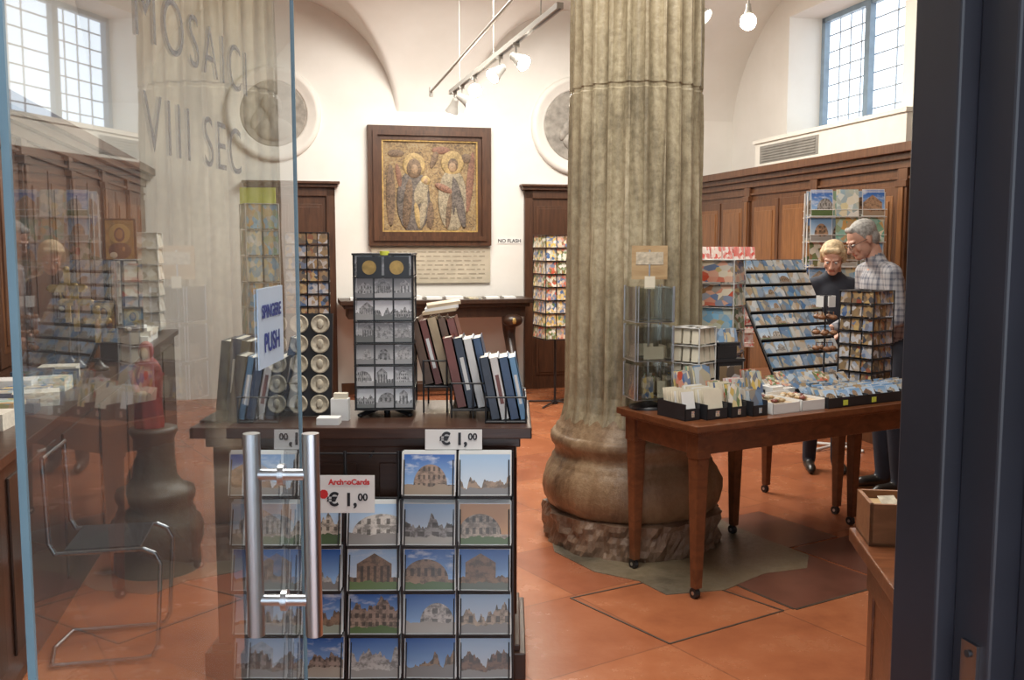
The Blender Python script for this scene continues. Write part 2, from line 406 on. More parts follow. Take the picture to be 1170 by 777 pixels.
def cabinet(name, sign, uf, ub, v0, v1):
    mb = MB(RM)
    def bx(d0, d1, a, b_, z0, z1, m=0):
        x0, x1 = sorted((uf - sign * d0, uf - sign * d1))
        mb.box(x0, x1, a, b_, z0, z1, m)
    bx(0, -abs(ub - uf), v0, v1, 0, 2.16)
    bx(.03, -abs(ub - uf), v0, v1, 2.16, 2.22); bx(.02, -abs(ub - uf), v0, v1, 2.08, 2.10)
    bx(.07, -abs(ub - uf), v0, v1, 2.22, 2.27); bx(.12, -abs(ub - uf), v0, v1, 2.27, 2.34)
    bx(.03, 0, v0, v1, 0, .12); bx(.035, 0, v0, v1, .86, .92)
    nmod = max(1, round((v1 - v0) / 1.22)); w = (v1 - v0) / nmod
    for k in range(nmod):
        a = v0 + k * w
        bx(.03, 0, a, a + .12, .12, 2.16)
        bx(.042, .03, a + .03, a + .09, .2, .8, 1); bx(.042, .03, a + .03, a + .09, 1.0, 2.02, 1)
        bx(.045, 0, a - .01, a + .13, 2.02, 2.07)
        for p0, p1 in ((a + .12, a + .12 + (w - .12) / 2), (a + .12 + (w - .12) / 2, a + w)):
            for z0, z1 in ((.16, .82), (.96, 2.03)):
                bx(.012, 0, p0 + .015, p1 - .015, z0, z1)
                bx(.016, .0, p0 + .07, p1 - .07, z0 + .07, z1 - .07, 1)
                bx(.024, .0, p0 + .11, p1 - .11, z0 + .11, z1 - .11, 1)
    return mb.build(name, [cab_wood, cab_panel] if sign > 0 else [door_wood, cab_wood], bevel=.004)
cabinet('wall_cabinet', 1, 4.51, UR, 2.6, VB - .02)
cabinet('wall_cabinet', -1, -1.45, UL, 2.3, VB - .02)

mb = MB(RM)
mb.box(4.53, 4.86, 6.55, 9.0, 2.34, 2.60); mb.box(4.51, 4.86, 6.53, 9.02, 2.585, 2.62)
for z in range(6): mb.box(4.52, 4.535, 7.85, 8.85, 2.40 + z * .025, 2.412 + z * .025, 1)
mb.box(4.527, 4.531, 7.8, 8.9, 2.385, 2.555, 1)
mb.build('air_conditioner', [acm, acd], bevel=.006)

# ------------------------------------------------------------------ column
CX, CY = .65, 5.15
mb = MB(T(CX, CY))
nf = 24; per = 14; n = nf * per
rows = [0.66, .72, .8, 1.0, 1.2, 1.4, 1.6, 1.8, 2.0, 2.2, 2.355, 2.362, 2.378, 2.385, 2.6, 2.9]
def shaft_r(z):
    return .368 - .022 * (z - .66) / 2.24
vs = []
for z in rows:
    R0 = shaft_r(z); seam = .006 if z in (2.362, 2.378) else 0
    fade = min(1, max(0, (z - .66) / .10))
    for i in range(n):
        a = 2 * math.pi * i / n
        p = (i % per) / per
        d = 0
        if p >= .2: d = .030 * math.sin(math.pi * (p - .2) / .8) ** .65 * (.25 + .75 * fade)
        else: d = max(0, mn.noise(Vector((math.cos(a) * 9, math.sin(a) * 9, z * 4)))) * .016
        r = R0 - d - seam + (.02 * (1 - fade))
        r += .004 * mn.noise(Vector((math.cos(a) * 3, math.sin(a) * 3, z * 2)))
        vs.append((r * math.cos(a), r * math.sin(a), z))
mb.rings(vs, len(rows), n, 0, False)
prof = [(.42, .18), (.455, .205), (.475, .24), (.482, .29), (.479, .34), (.465, .385), (.445, .42), (.436, .43), (.432, .455), (.422, .46), (.415, .49), (.422, .515),
        (.436, .53), (.443, .55), (.439, .575), (.427, .59), (.413, .595), (.410, .62), (.395, .63), (.385, .66), (.36, .70)]
vs = []; nn = 120
for j, (r0, z) in enumerate(prof):
    for i in range(nn):
        a = 2 * math.pi * i / nn
        r = r0 + (.010 * mn.noise(Vector((math.cos(a) * 5, math.sin(a) * 5, z * 8))) + .006 * mn.noise(Vector((math.cos(a) * 16, math.sin(a) * 16, z * 20)))) * (1 if z < .6 else .3)
        vs.append((r * math.cos(a), r * math.sin(a), z))
mb.rings(vs, len(prof), nn, 1)
vs = []; nn = 160; zs = [0, .03, .06, .09, .12, .15, .18, .20]
for j, z in enumerate(zs):
    for i in range(nn):
        a = 2 * math.pi * i / nn
        c_, s_ = math.cos(a), math.sin(a)
        r = .462 + .04 * mn.noise(Vector((c_ * 3, s_ * 3, z * 7))) + .025 * mn.noise(Vector((c_ * 9, s_ * 9, z * 22))) + .010 * mn.noise(Vector((c_ * 30, s_ * 30, z * 50)))
        if j == len(zs) - 1: r = .36
        vs.append((r * c_, r * s_, z))
mb.rings(vs, len(zs), nn, 2, False)
mb.build('fluted_column', [stone, basest, rough_st])
mb = MB()
mb.poly([(.22, 4.86), (.40, 4.55), (.60, 4.42), (.70, 4.24), (.98, 4.30), (1.22, 4.52), (1.45, 4.60), (1.52, 4.80), (1.35, 5.1), (1.20, 5.45), (.7, 5.75), (.2, 5.5)], 0, .004)
mb.build('stone_floor_slab', [slab_st])
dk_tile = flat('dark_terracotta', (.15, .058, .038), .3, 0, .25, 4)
joint = flat('floor_joint', (.07, .045, .03), .7)
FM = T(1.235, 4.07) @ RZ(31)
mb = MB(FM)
mb.box(.0, .62, .0, .60, .0, .003); mb.box(.64, 1.30, .0, .60, .0, .003); mb.box(.30, 1.0, .62, 1.20, .0, .003); mb.build('dark_slabs_and_shade', [dk_tile])  # dark slabs, with the shadow on this part of the floor painted in
mb = MB()
P4 = [(.264, 4.20), (.628, 3.70), (1.18, 4.05), (.80, 4.50)]
for a, c in zip(P4, P4[1:] + P4[:1]):
    a = Vector((*a, 0)); c = Vector((*c, 0)); d = (c - a).normalized(); nn_ = Vector((-d.y, d.x, 0)) * .004
    if a.y == 4.05: continue
    up = Vector((0, 0, .003))
    mb.add([a - nn_, c - nn_, c + nn_, a + nn_, a - nn_ + up, c - nn_ + up, c + nn_ + up, a + nn_ + up],
           [(0, 3, 2, 1), (4, 5, 6, 7), (0, 1, 5, 4), (1, 2, 6, 5), (2, 3, 7, 6), (3, 0, 4, 7)])
mb.M = FM
mb.box(0, 1.3, -.012, 0, 0, .003); mb.box(-.012, 0, 0, .6, 0, .003)
mb.build('trim_1', [joint])

# ------------------------------------------------------------------ back wall art
mos, nt, b = newmat('mosaic_gold')
v = nt.nodes.new('ShaderNodeTexVoronoi'); v.inputs['Scale'].default_value = 70; nt.links.new(objco(nt), v.inputs['Vector'])
sp = nt.nodes.new('ShaderNodeSeparateColor'); nt.links.new(v.outputs['Color'], sp.inputs[0])
n1 = noise(nt, objco(nt), 7, 5, .65)
f = mth(nt, 'MULTIPLY_ADD', sp.outputs[0], .3, mth(nt, 'MULTIPLY', n1, .75))
put(nt, b.inputs['Base Color'], ramp(nt, f, [(.28, (.065, .045, .03)), (.45, (.18, .12, .06)), (.58, (.27, .185, .085)), (.78, (.27, .225, .14))])); b.inputs['Roughness'].default_value = .6
def tess(name, col, var=.5):
    m, nt, b = newmat(name)
    v = nt.nodes.new('ShaderNodeTexVoronoi'); v.inputs['Scale'].default_value = 70; nt.links.new(objco(nt), v.inputs['Vector'])
    sp = nt.nodes.new('ShaderNodeSeparateColor'); nt.links.new(v.outputs['Color'], sp.inputs[0])
    f = mth(nt, 'MULTIPLY_ADD', sp.outputs[0], .3, mth(nt, 'MULTIPLY', noise(nt, objco(nt), 11, 5, .75), .75))
    put(nt, b.inputs['Base Color'], ramp(nt, f, [(.3, tuple(c * (1 - var) for c in col)), (.72, tuple(min(1, c * (1 + var)) for c in col))]))
    b.inputs['Roughness'].default_value = .6; return m
t_blue = tess('tesserae_slate', (.095, .08, .07), .65); t_brown = tess('tesserae_brown', (.12, .08, .05), .6); t_halo = tess('tesserae_halo', (.30, .215, .095), .4)
t_skin = tess('tesserae_skin', (.25, .17, .105), .35); t_red = tess('tesserae_red', (.17, .085, .055)); t_cream = tess('tesserae_cream', (.23, .195, .135), .5)
PM = RM @ T(1.43, VB, 2.205)
mb = MB(PM)
w, h = .655, .625
for k, (ins, dep, zz) in enumerate(((0, .07, .05), (.05, .09, .05), (.10, .06, .045), (.145, .05, .014))):
    m_ = 8 if k == 3 else 0
    for s_ in (-1, 1):
        x0, x1 = sorted((s_ * (w - ins), s_ * (w - ins - zz))); mb.box(x0, x1, -dep, 0, -h + ins, h - ins, m_)
        z0, z1 = sorted((s_ * (h - ins), s_ * (h - ins - zz))); mb.box(-w + ins, w - ins, -dep - .001, 0, z0, z1, m_)
mb.box(-.51, .51, -.03, 0, -.48, .48, 1)
def fl(x, z, rx, rz, m, d=.004, rot=0): mb.ell((x, -.03 - d * .5, z), (rx, d, rz), m, 20, 8, RY(rot))
fl(-.18, -.16, .18, .34, 2, .006); fl(-.17, .22, .12, .13, 4, .007); fl(-.17, .19, .085, .11, 3, .010); fl(-.165, .18, .045, .06, 5, .013)
fl(-.24, -.18, .05, .27, 3, .010, 6); fl(-.14, -.3, .03, .15, 4, .010, -8); fl(-.08, -.26, .04, .2, 7, .009, 10)
fl(-.10, -.06, .07, .14, 7, .011, 20); fl(-.05, .06, .05, .05, 4, .012); fl(-.05, .055, .03, .038, 5, .014)
fl(.24, -.14, .16, .34, 7, .006); fl(.24, .25, .125, .13, 4, .007); fl(.245, .23, .065, .08, 3, .010); fl(.24, .21, .045, .06, 5, .013)
fl(.31, -.17, .05, .28, 2, .010, -12); fl(.15, -.02, .11, .04, 6, .010, 25); fl(.20, -.25, .03, .2, 3, .010, 6); fl(.25, -.1, .025, .22, 2, .009); fl(-.42, -.1, .05, .33, 3, .005); fl(.12, .38, .1, .04, 6, .005); fl(.43, .05, .04, .33, 6, .005, 6)
fl(.05, .3, .035, .12, 3, .005, 20); fl(-.36, .34, .09, .04, 3, .005); fl(.0, -.3, .04, .15, 3, .005); fl(-.33, .1, .03, .14, 6, .005, -10); fl(.39, .3, .06, .05, 3, .005)
mb.build('framed_mosaic', [door_wood, mos, t_blue, t_brown, t_halo, t_skin, t_red, t_cream, gold])
mb = MB(RM)
mb.box(.80, 2.08, VB - .03, VB, 1.18, 1.56, 0)
for r_ in range(7):
    x = .86
    while x < 2.0:
        wd = random.uniform(.03, .10); mb.box(x, min(x + wd, 2.02), VB - .032, VB - .029, 1.507 - r_ * .047, 1.520 - r_ * .047, 1); x += wd + .025
mb.build('inscription_plaque', [plaq, flat('carved_letters', (.30, .26, .195), .7)])
mb = MB(RM); mb.box(2.17, 2.43, VB - .006, VB, 1.60, 1.66, 0)
nf_s = mb.build('no_flash_sign', [white])
text('letters', 'NO FLASH', .055, RM @ T(2.30, VB - .0075, 1.63) @ FACE_CAM, inkb, nf_s, bold=.001)
for uc, r0, zc in ((-.17, .48, 2.92), (3.077, .54, 2.88)):
    mb = MB(RM @ T(uc, VB, zc)); L = RX(90)
    mb.lathe([(r0, 0), (r0, .03), (r0 - .02, .055), (r0 - .06, .06), (r0 - .09, .03), (r0 - .13, .035), (r0 - .15, .02), (r0 - .15, .0)], L=L, n=56, mat=0)
    mb.lathe([(r0 - .145, 0), (r0 - .145, .02), (r0 - .16, .026)], L=L, n=56, mat=1)
    mb.ell((0, -.03, -.16), (.19, .04, .12), 1); mb.ell((0, -.04, .06), (.085, .05, .12), 1); mb.ell((-.02, -.05, .10), (.10, .045, .10), 1)
    mb.cyl((0, -.03, -.15), (0, -.04, .0), .05, mat=1); mb.ell((.05, -.05, .05), (.035, .045, .05), 1); mb.ell((-.16, -.03, -.05), (.05, .03, .12), 1, L=RY(25))
    mb.build('tondo_relief', [tondo_w, tondo_m])

# console with scrolled legs
mb = MB(RM)
mb.box(.44, 2.44, 9.72, 10.27, .985, 1.03, 0); mb.box(.48, 2.40, 9.76, 10.27, .945, .985, 1); mb.box(.52, 2.36, 9.80, 10.26, .84, .945, 1)
for x in (.72, 2.22):
    pts = []
    for k in range(19):
        t = k / 18
        pts.append((x, 9.86 + .10 * math.sin(t * 2 * math.pi + .4) + .04 * t, .86 - .78 * t))
    for k in range(18):
        r = .095 - .04 * math.sin(math.pi * k / 18)
        mb.cyl(pts[k], pts[k + 1], r, .095 - .04 * math.sin(math.pi * (k + 1) / 18), 12, 1); mb.ell(pts[k], (r, r, r), 1, 12, 8)
    mb.ell((x, 9.80, .80), (.11, .09, .07), 1); mb.ell((x, 9.74, .80), (.05, .03, .04), 2); mb.ell((x, 9.82, .1), (.11, .13, .07), 1)
    mb.box(x - .12, x + .12, 9.74, 10.2, 0, .06, 1)
mb.box(.7, 2.24, 9.98, 10.05, .06, .14, 1)
mb.build('console_table', [dark_wood, dark_wood, gold], bevel=.005)
mb = MB(RM)
x = .55
while x < 2.2:
    w_ = random.uniform(.10, .20); hh = random.uniform(.01, .05)
    mb.box(-w_ / 2, w_ / 2, -.12, .12, 0, hh, random.choice((0, 0, 1, 2)), random.random(), T(x + w_ / 2, 9.92, 1.03) @ RZ(random.uniform(-8, 8))); x += w_ + .05
mb.build('leaflet_stacks', [white, paper, multi])

# ------------------------------------------------------------------ ceiling lights
def track(name, p0, p1, heads, zc, S=.95):
    mb = MB()
    p0 = Vector(p0); p1 = Vector(p1); d = (p1 - p0).normalized(); ln = (p1 - p0).length
    yaw = math.degrees(math.atan2(d.y, d.x))
    mb.M = T(*p0) @ RZ(yaw)
    mb.box(0, ln, -.022, .022, -.02, .02, 0)
    mb.box(0, ln, -.008, .008, -.022, -.019, 1)
    for k in range(3):
        x = ln * (.12 + .38 * k); mb.cyl((x, 0, .02), (x, 0, zc - p0.z), .005, mat=0)
    mb.M = I4.copy()
    for (t, aim, e_) in heads:
        q = p0.lerp(p1, t); a = Vector(aim).normalized()
        mb.box(q.x - .025, q.x + .025, q.y - .025, q.y + .025, q.z - .045, q.z - .02, 0)
        mb.cyl(q + Vector((0, 0, -.04)), q + Vector((0, 0, -.10)), .007, mat=0)
        c = q + Vector((0, 0, -.13))
        mb.ell(c - a * .03 * S, (.035 * S,) * 3, 0)
        mb.cyl(c - a * .04 * S, c + a * .03 * S, .032 * S, .045 * S, 16, 0); mb.cyl(c + a * .03 * S, c + a * .10 * S, .045 * S, .07 * S, 16, 0)
        mb.cyl(c + a * .095 * S, c + a * .104 * S, .060 * S, .060 * S, 16, 2)
        lt = D.lights.new('track_spot', 'SPOT'); lt.energy = e_; lt.spot_size = rad(100); lt.spot_blend = .9; lt.shadow_soft_size = .06; lt.color = (1, .88, .68)
        lo = D.objects.new('track_spot_lamp', lt); sc.collection.objects.link(lo)
        lo.location = c + a * .11; lo.rotation_euler = a.to_track_quat('-Z', 'Y').to_euler()
    mb.build(name, [lampw, blackp, bulbm])
track('track_light', (-.61, 9.8, 3.1), (.306, 6.3, 3.1),
      [(.05, (-.3, .4, -.8), 25), (.15, (.8, -.3, -.5), 40), (.30, (.1, -.95, -.3), 55), (.56, (-.6, -.5, -.6), 55), (.70, (.6, -.6, -.5), 55)], 4.1)
mb = MB(); mb.cyl((-.79, 9.6, 3.08), (.03, 6.2, 3.14), .012); mb.cyl((-.79, 9.6, 3.03), (-.79, 9.6, 3.12), .02); mb.build('ceiling_conduit', [lampw])
mb = MB(T(1.79, 7.5, 3.3))
mb.cyl((0, 0, .06), (0, 0, .95), .008); mb.cyl((0, 0, .04), (0, 0, .10), .025, .02, 14); mb.cyl((0, 0, .0), (0, 0, .05), .04, .028, 16)
mb.ell((0, 0, -.03), (.062, .062, .064), 1)
mb.build('pendant_lamp', [lampw, bulbm])
mb = MB(); mb.box(1.30, 1.34, 6.9, 7.9, 3.34, 3.38, 0); mb.cyl((1.32, 7.1, 3.38), (1.32, 7.1, 4.2), .005); mb.cyl((1.32, 7.7, 3.38), (1.32, 7.7, 4.2), .005)
mb.cyl((1.32, 7.2, 3.34), (1.32, 7.2, 3.28), .008); mb.cyl((1.32, 7.2, 3.29), (1.40, 7.14, 3.22), .035, .06, 14); mb.build('track_light', [lampw])
pl = D.lights.new('pendant_glow', 'POINT'); pl.energy = 45; pl.color = (1, .9, .75); pl.shadow_soft_size = .07
po = D.objects.new('pendant_glow_lamp', pl); po.location = (1.79, 7.5, 3.17); sc.collection.objects.link(po)

# ------------------------------------------------------------------ front desk
mb = MB()
mb.box(-1.08, .01, 3.42, 3.93, .10, .86, 0); mb.box(-1.12, .05, 3.38, 3.95, 0, .10, 0); mb.box(-1.10, .03, 3.40, 3.94, .10, .125, 0)
mb.box(-1.10, .03, 3.40, 3.94, .86, .90, 0); mb.box(-1.14, .07, 3.35, 3.97, .90, .94, 0)
mb.box(.01, .018, 3.5, 3.85, .2, .8, 0)
for x in (-1.0, -.48, ):
    mb.box(x, x + .44, 3.412, 3.421, .2, .8, 0)
mb.build('sales_desk', [desk_wood], bevel=.005)

mb = MB()
cols = [-.096, -.290, -.486, -.690, -.892]; rowz = [.787, .610, .447, .288, .127]
R2 = random.Random(35)
for ci, x in enumerate(cols):
    for ri, z in enumerate(rowz):
        if ri == 0 and ci in (2, 3): continue
        ty = R2.uniform(-2, 2)
        for k in range(5): mb.card((x + R2.uniform(-.003, .003), 3.290 + k * .005, z + k * .002), .184, .146, ty, 13, 1 if k == 0 else 2, R2.random())
        mb.box(x - .09, x + .09, 3.262, 3.265, z - .074, z - .069, 0)
        mb.box(x - .09, x + .09, 3.262, 3.335, z - .080, z - .077, 0)
        for s_ in (-.085, .085): mb.cyl((x + s_, 3.264, z - .07), (x + s_, 3.30, z + .05), .0022, n=6)
for x in (.003, -.194, -.388, -.40, -.588, -.79, -.99):
    mb.cyl((x, 3.335, .0), (x, 3.335, .86), .006, n=8); mb.box(x - .003, x + .003, 3.285, 3.335, .03, .70, 0)
for z in (.05, .36, .69, .85): mb.cyl((-.99, 3.342, z), (.003, 3.342, z), .004, n=6)
for x in (-.9, -.5, -.1): mb.cyl((x, 3.335, .84), (x, 3.408, .84), .005, n=6)
mb.build('postcard_rack', [black, pcard, white])

def price_sign(loc, w, h, yaw, tilt, big, top=None):
    M = T(*loc) @ RZ(yaw) @ RX(-tilt)
    mb = MB(M); mb.box(-w / 2, w / 2, 0, .004, 0, h, 0)
    o = mb.build('price_sign', [white])
    text('price', '€ 1,', big, M @ T(-.012 if top else 0, -.0015, h * (.34 if top else .5)) @ FACE_CAM, inkb, o, bold=.002)
    text('cents', '00', big * .55, M @ T((-.012 if top else 0) + big * 1.15, -.0015, h * (.34 if top else .5) + big * .15) @ FACE_CAM, inkb, o, bold=.001)
    if top: text('heading', 'ArcheoCards', .026, M @ T(.012, -.0015, h * .82) @ FACE_CAM, red, o, bold=.001)
    if top:
        mb = MB(M); mb.cyl((-w * .38, -.001, h * .5), (-w * .38, .0, h * .5), .016, mat=0); mb.build('logo_dot', [red], parent=o)
price_sign((-.575, 3.255, .660), .20, .13, 0, 5, .062, True)
price_sign((-.205, 3.325, .868), .20, .070, 0, 8, .058)

def tower(name, x, y, z0, z1, w, cols, rows, cardm, yaw=0, wire=black, floor=False, toplen=.0, feet=.16, gap=.012, tilt=6, sides=4, base_z=None, cm=(1,)):
    M = T(x, y); mb = MB(M)
    bz = 0 if floor else z0
    mb.cyl((0, 0, bz), (0, 0, z1), .012)
    zb = z0 + (.0 if floor else .03)
    for s_ in range(sides):
        mb.M = M @ RZ(yaw + 360 / sides * s_)
        half = w / 2; rr = w / 2
        cw = (2 * half) / cols; ch = (z1 - zb) / rows
        for xx in (-half, half): mb.cyl((xx, -rr, zb), (xx, -rr, z1), .004, n=6)
        for r_ in range(rows + 1):
            zz = zb + ch * r_
            mb.cyl((-half, -rr - .003, zz), (half, -rr - .003, zz), .0022, n=6)
            mb.box(-half, half, -rr - .004, -rr + .035, zz - .001, zz + .001, 0)
        for r_ in range(rows):
            for c_ in range(cols):
                cx = -half + cw * (c_ + .5); cz = zb + ch * (r_ + .5)
                for k in range(2):
                    mb.card((cx, -rr + .002 + k * .005, cz + .004), cw - gap, ch - gap * 1.1, 0, tilt, random.choice(cm))
    mb.M = M
    for s_ in range(4):
        a = rad(yaw + 45 + 90 * s_)
        p = Vector((math.cos(a) * feet, math.sin(a) * feet, bz + .008))
        mb.cyl((0, 0, bz + .03), p, .009, n=8); mb.ell(p, (.012, .012, .008), 0, 8, 6)
    if floor: mb.cyl((0, 0, .0), (0, 0, .04), .03)
    return mb
mb = tower('t', -.48, 3.66, .94, 1.545, .215, 3, 7, bwcard, 3, gap=.004, tilt=3, feet=.13)
mb.cyl((.01, -.10, 1.545), (.01, -.10, 1.56), .018, mat=3); mb.box(-.11, .11, -.11, .11, 1.545, 1.552, 0)
mb.M = T(-.48, 3.66) @ RZ(3)
mb.box(-.1, .1, -.095, .095, .98, 1.54, 0)
for c_ in (-.05, .05):
    mb.box(c_ - .045, c_ + .045, -.118, -.112, 1.46, 1.54, 0); mb.cyl((c_, -.121, 1.50), (c_, -.117, 1.50), .026, mat=4, n=24)
mb.build('postcard_tower', [black, bwcard, white, yellow, gold])

M = T(-.80, 3.56, .945) @ RX(-8)
mb = MB(M); mb.box(-.125, .125, 0, .02, 0, .385, 0)
for r_ in range(5):
    for c_ in range(3):
        cx = -.08 + c_ * .08; cz = .045 + r_ * .075
        L = T(cx, 0, cz) @ RX(90)
        mb.lathe([(.035, 0), (.035, .007), (.031, .009), (.029, .006), (.0, .006)], L=L, n=24, mat=1)
        mb.ell((cx, -.006, cz), (.014, .006, .019), 1, 10, 6)
mb.M = T(-.80, 3.56, .945); mb.box(-.11, .11, .05, .15, -.005, .003, 0); mb.cyl((-.08, .06, .30), (-.08, .15, 0), .005); mb.cyl((.08, .06, .30), (.08, .15, 0), .005)
mb.build('medallion_display', [blackp, coin])

def books(mb, x, y, z, n, th, h, dp, lean, covs, yaw=0):
    cx = 0
    for k in range(n):
        t = th * random.uniform(.85, 1.15); hh = h * random.uniform(.97, 1.02)
        L = T(x, y, z) @ RZ(yaw) @ T(cx, 0, 0) @ RY(lean)
        cm = covs[k % len(covs)]
        mb.box(0, .003, 0, dp, 0, hh, cm, 0, L); mb.box(t - .003, t, 0, dp, 0, hh, cm, 0, L); mb.box(0, t, 0, .003, 0, hh, cm, 0, L)
        mb.box(.003, t - .003, .003, dp - .005, .004, hh - .005, 1, 0, L)
        lab = 6 if cm not in (6, 5) else 4
        mb.box(t * .3, t * .7, -.0008, .0, hh * .25, hh * .72, lab if k % 2 else cm, 0, L)
        cx += (t + .001) / math.cos(rad(lean))
BM = [black, paper, blue, skyb, maroon, beigec, white, dkblue, brownc]
mb = MB()
def wireholder(x0, x1, y0, y1, z, h, zb=.94):
    for zz in (z, z + h):
        mb.tube([(x0, y0, zz), (x1, y0, zz), (x1, y1, zz), (x0, y1, zz), (x0, y0, zz)], .0035, 0, 6)
    for xx in (x0, (x0 + x1) / 2, x1):
        for yy in (y0, y1): mb.cyl((xx, yy, zb), (xx, yy, z + h), .0035, n=6)
books(mb, -.335, 3.68, 1.045, 5, .034, .26, .19, -14, [8, 4, 5, 8, 4]); mb.box(-.34, -.16, 3.67, 3.88, 1.035, 1.045, 0); wireholder(-.34, -.16, 3.665, 3.88, 1.04, .10)
books(mb, -.205, 3.56, .975, 4, .034, .27, .19, -12, [4, 7, 6, 2]); mb.box(-.22, -.06, 3.55, 3.75, .965, .975, 0); wireholder(-.225, -.065, 3.545, 3.77, .97, .10)
books(mb, -.075, 3.45, .95, 4, .030, .235, .19, -11, [7, 6, 2, 3]); mb.box(-.09, .05, 3.44, 3.65, .942, .95, 0); wireholder(-.095, .05, 3.435, 3.66, .945, .09)
for k in range(3): mb.box(0, .13, 0, .18, 0, .012, 6 if k % 2 else 5, 0, T(-.345 + k * .01, 3.70, 1.312 + k * .013) @ RZ(3 * k) @ RY(-8))
mb.build('book_rack', BM)
mb = MB()
books(mb, -1.03, 3.44, .95, 2, .035, .24, .2, 9, [7, 0, 7]); books(mb, -1.12, 3.60, .96, 4, .04, .27, .19, 6, [7, 2, 0, 7])
mb.box(-1.13, -.94, 3.44, 3.78, .942, .95, 0)
mb.build('book_rack', BM)
mb = MB(); mb.box(-.665, -.60, 3.49, 3.53, .94, 1.02, 0); mb.box(-.655, -.605, 3.495, 3.525, 1.02, 1.04, 1); mb.box(-.70, -.62, 3.40, 3.46, .94, .965, 0)
mb.build('paper_box', [white, cream])

# ------------------------------------------------------------------ glass door (open inwards)
GX = -.470; GY0, GY1 = .91, 2.11
gd = empty('glass_door', (GX, (GY0 + GY1) / 2, 0))
gm, nt, b = newmat('door_glass')
nt.nodes.remove(b)
lw = nt.nodes.new('ShaderNodeLayerWeight'); lw.inputs['Blend'].default_value = .5
fac = mth(nt, 'MULTIPLY_ADD', mth(nt, 'POWER', lw.outputs['Facing'], 2.6), .88, .07)
tr = nt.nodes.new('ShaderNodeBsdfTransparent'); tr.inputs[0].default_value = (.82, .88, .89, 1)
gl = nt.nodes.new('ShaderNodeBsdfGlossy'); gl.inputs['Roughness'].default_value = .015; gl.inputs['Color'].default_value = (.93, .97, 1, 1)
mx = nt.nodes.new('ShaderNodeMixShader'); nt.links.new(fac, mx.inputs[0]); nt.links.new(tr.outputs[0], mx.inputs[1]); nt.links.new(gl.outputs[0], mx.inputs[2])
df = nt.nodes.new('ShaderNodeBsdfDiffuse'); df.inputs[0].default_value = (.6, .63, .63, 1)
dn_ = noise(nt, objco(nt), 3, 4, .6)
mx2 = nt.nodes.new('ShaderNodeMixShader'); nt.links.new(mth(nt, 'MULTIPLY_ADD', dn_, .06, .02), mx2.inputs[0]); nt.links.new(mx.outputs[0], mx2.inputs[1]); nt.links.new(df.outputs[0], mx2.inputs[2])
nt.links.new(mx2.outputs[0], nt.nodes['Material Output'].inputs[0])
edge_m = flat('glass_edge', (.15, .24, .29), .15, 0, .1)
mb = MB(); mb.add([(GX, GY0, .02), (GX, GY1, .02), (GX, GY1, 2.4), (GX, GY0, 2.4)], [(0, 1, 2, 3)]); mb.build('panel', [gm], parent=gd)
mb = MB()
mb.box(GX - .004, GX + .004, GY1, GY1 + .004, .02, 2.4); mb.box(GX - .004, GX + .004, GY0 - .004, GY0, .02, 2.4)
mb.box(GX - .012, GX + .012, GY0, GY1, 0, .06, 1); mb.box(GX - .012, GX + .012, GY0, GY1, 2.36, 2.42, 1)
mb.build('edge_rails', [edge_m, chrome], parent=gd)
mb = MB()
HY = 1.93
for s_ in (-1, 1):
    x = GX + s_ * .060
    mb.cyl((x, HY, .775), (x, HY, 1.20), .0175, n=24)
    for z in (.85, 1.115): mb.cyl((GX, HY, z), (x, HY, z), .012, n=14); mb.cyl((GX, HY, z), (GX + s_ * .006, HY, z), .022, n=18)
mb.build('pull_handle', [chrome], parent=gd)
TX = Matrix(((0, 0, 1, 0), (1, 0, 0, 0), (0, 1, 0, 0), (0, 0, 0, 1)))
text('lettering_top', 'MOSAICI', .112, T(GX + .002, 1.22, 1.875) @ TX, lett, gd, .0002, 'LEFT', 1.25, -.001)
text('lettering_bottom', 'VIII SEC', .112, T(GX + .002, 1.245, 1.735) @ TX, lett, gd, .0002, 'LEFT', 1.2, -.001)
mb = MB(); mb.box(GX + .001, GX + .004, 1.765, 1.955, 1.35, 1.50); so = mb.build('push_sign', [flat('sign_white', (.50, .61, .74), .4, 0, .03)])
text('word_1', 'SPINGERE', .034, T(GX + .0055, 1.86, 1.455) @ TX, navy, so, .0002, bold=.001)
text('word_2', 'PUSH', .05, T(GX + .0055, 1.86, 1.395) @ TX, navy, so, .0002, bold=.001)

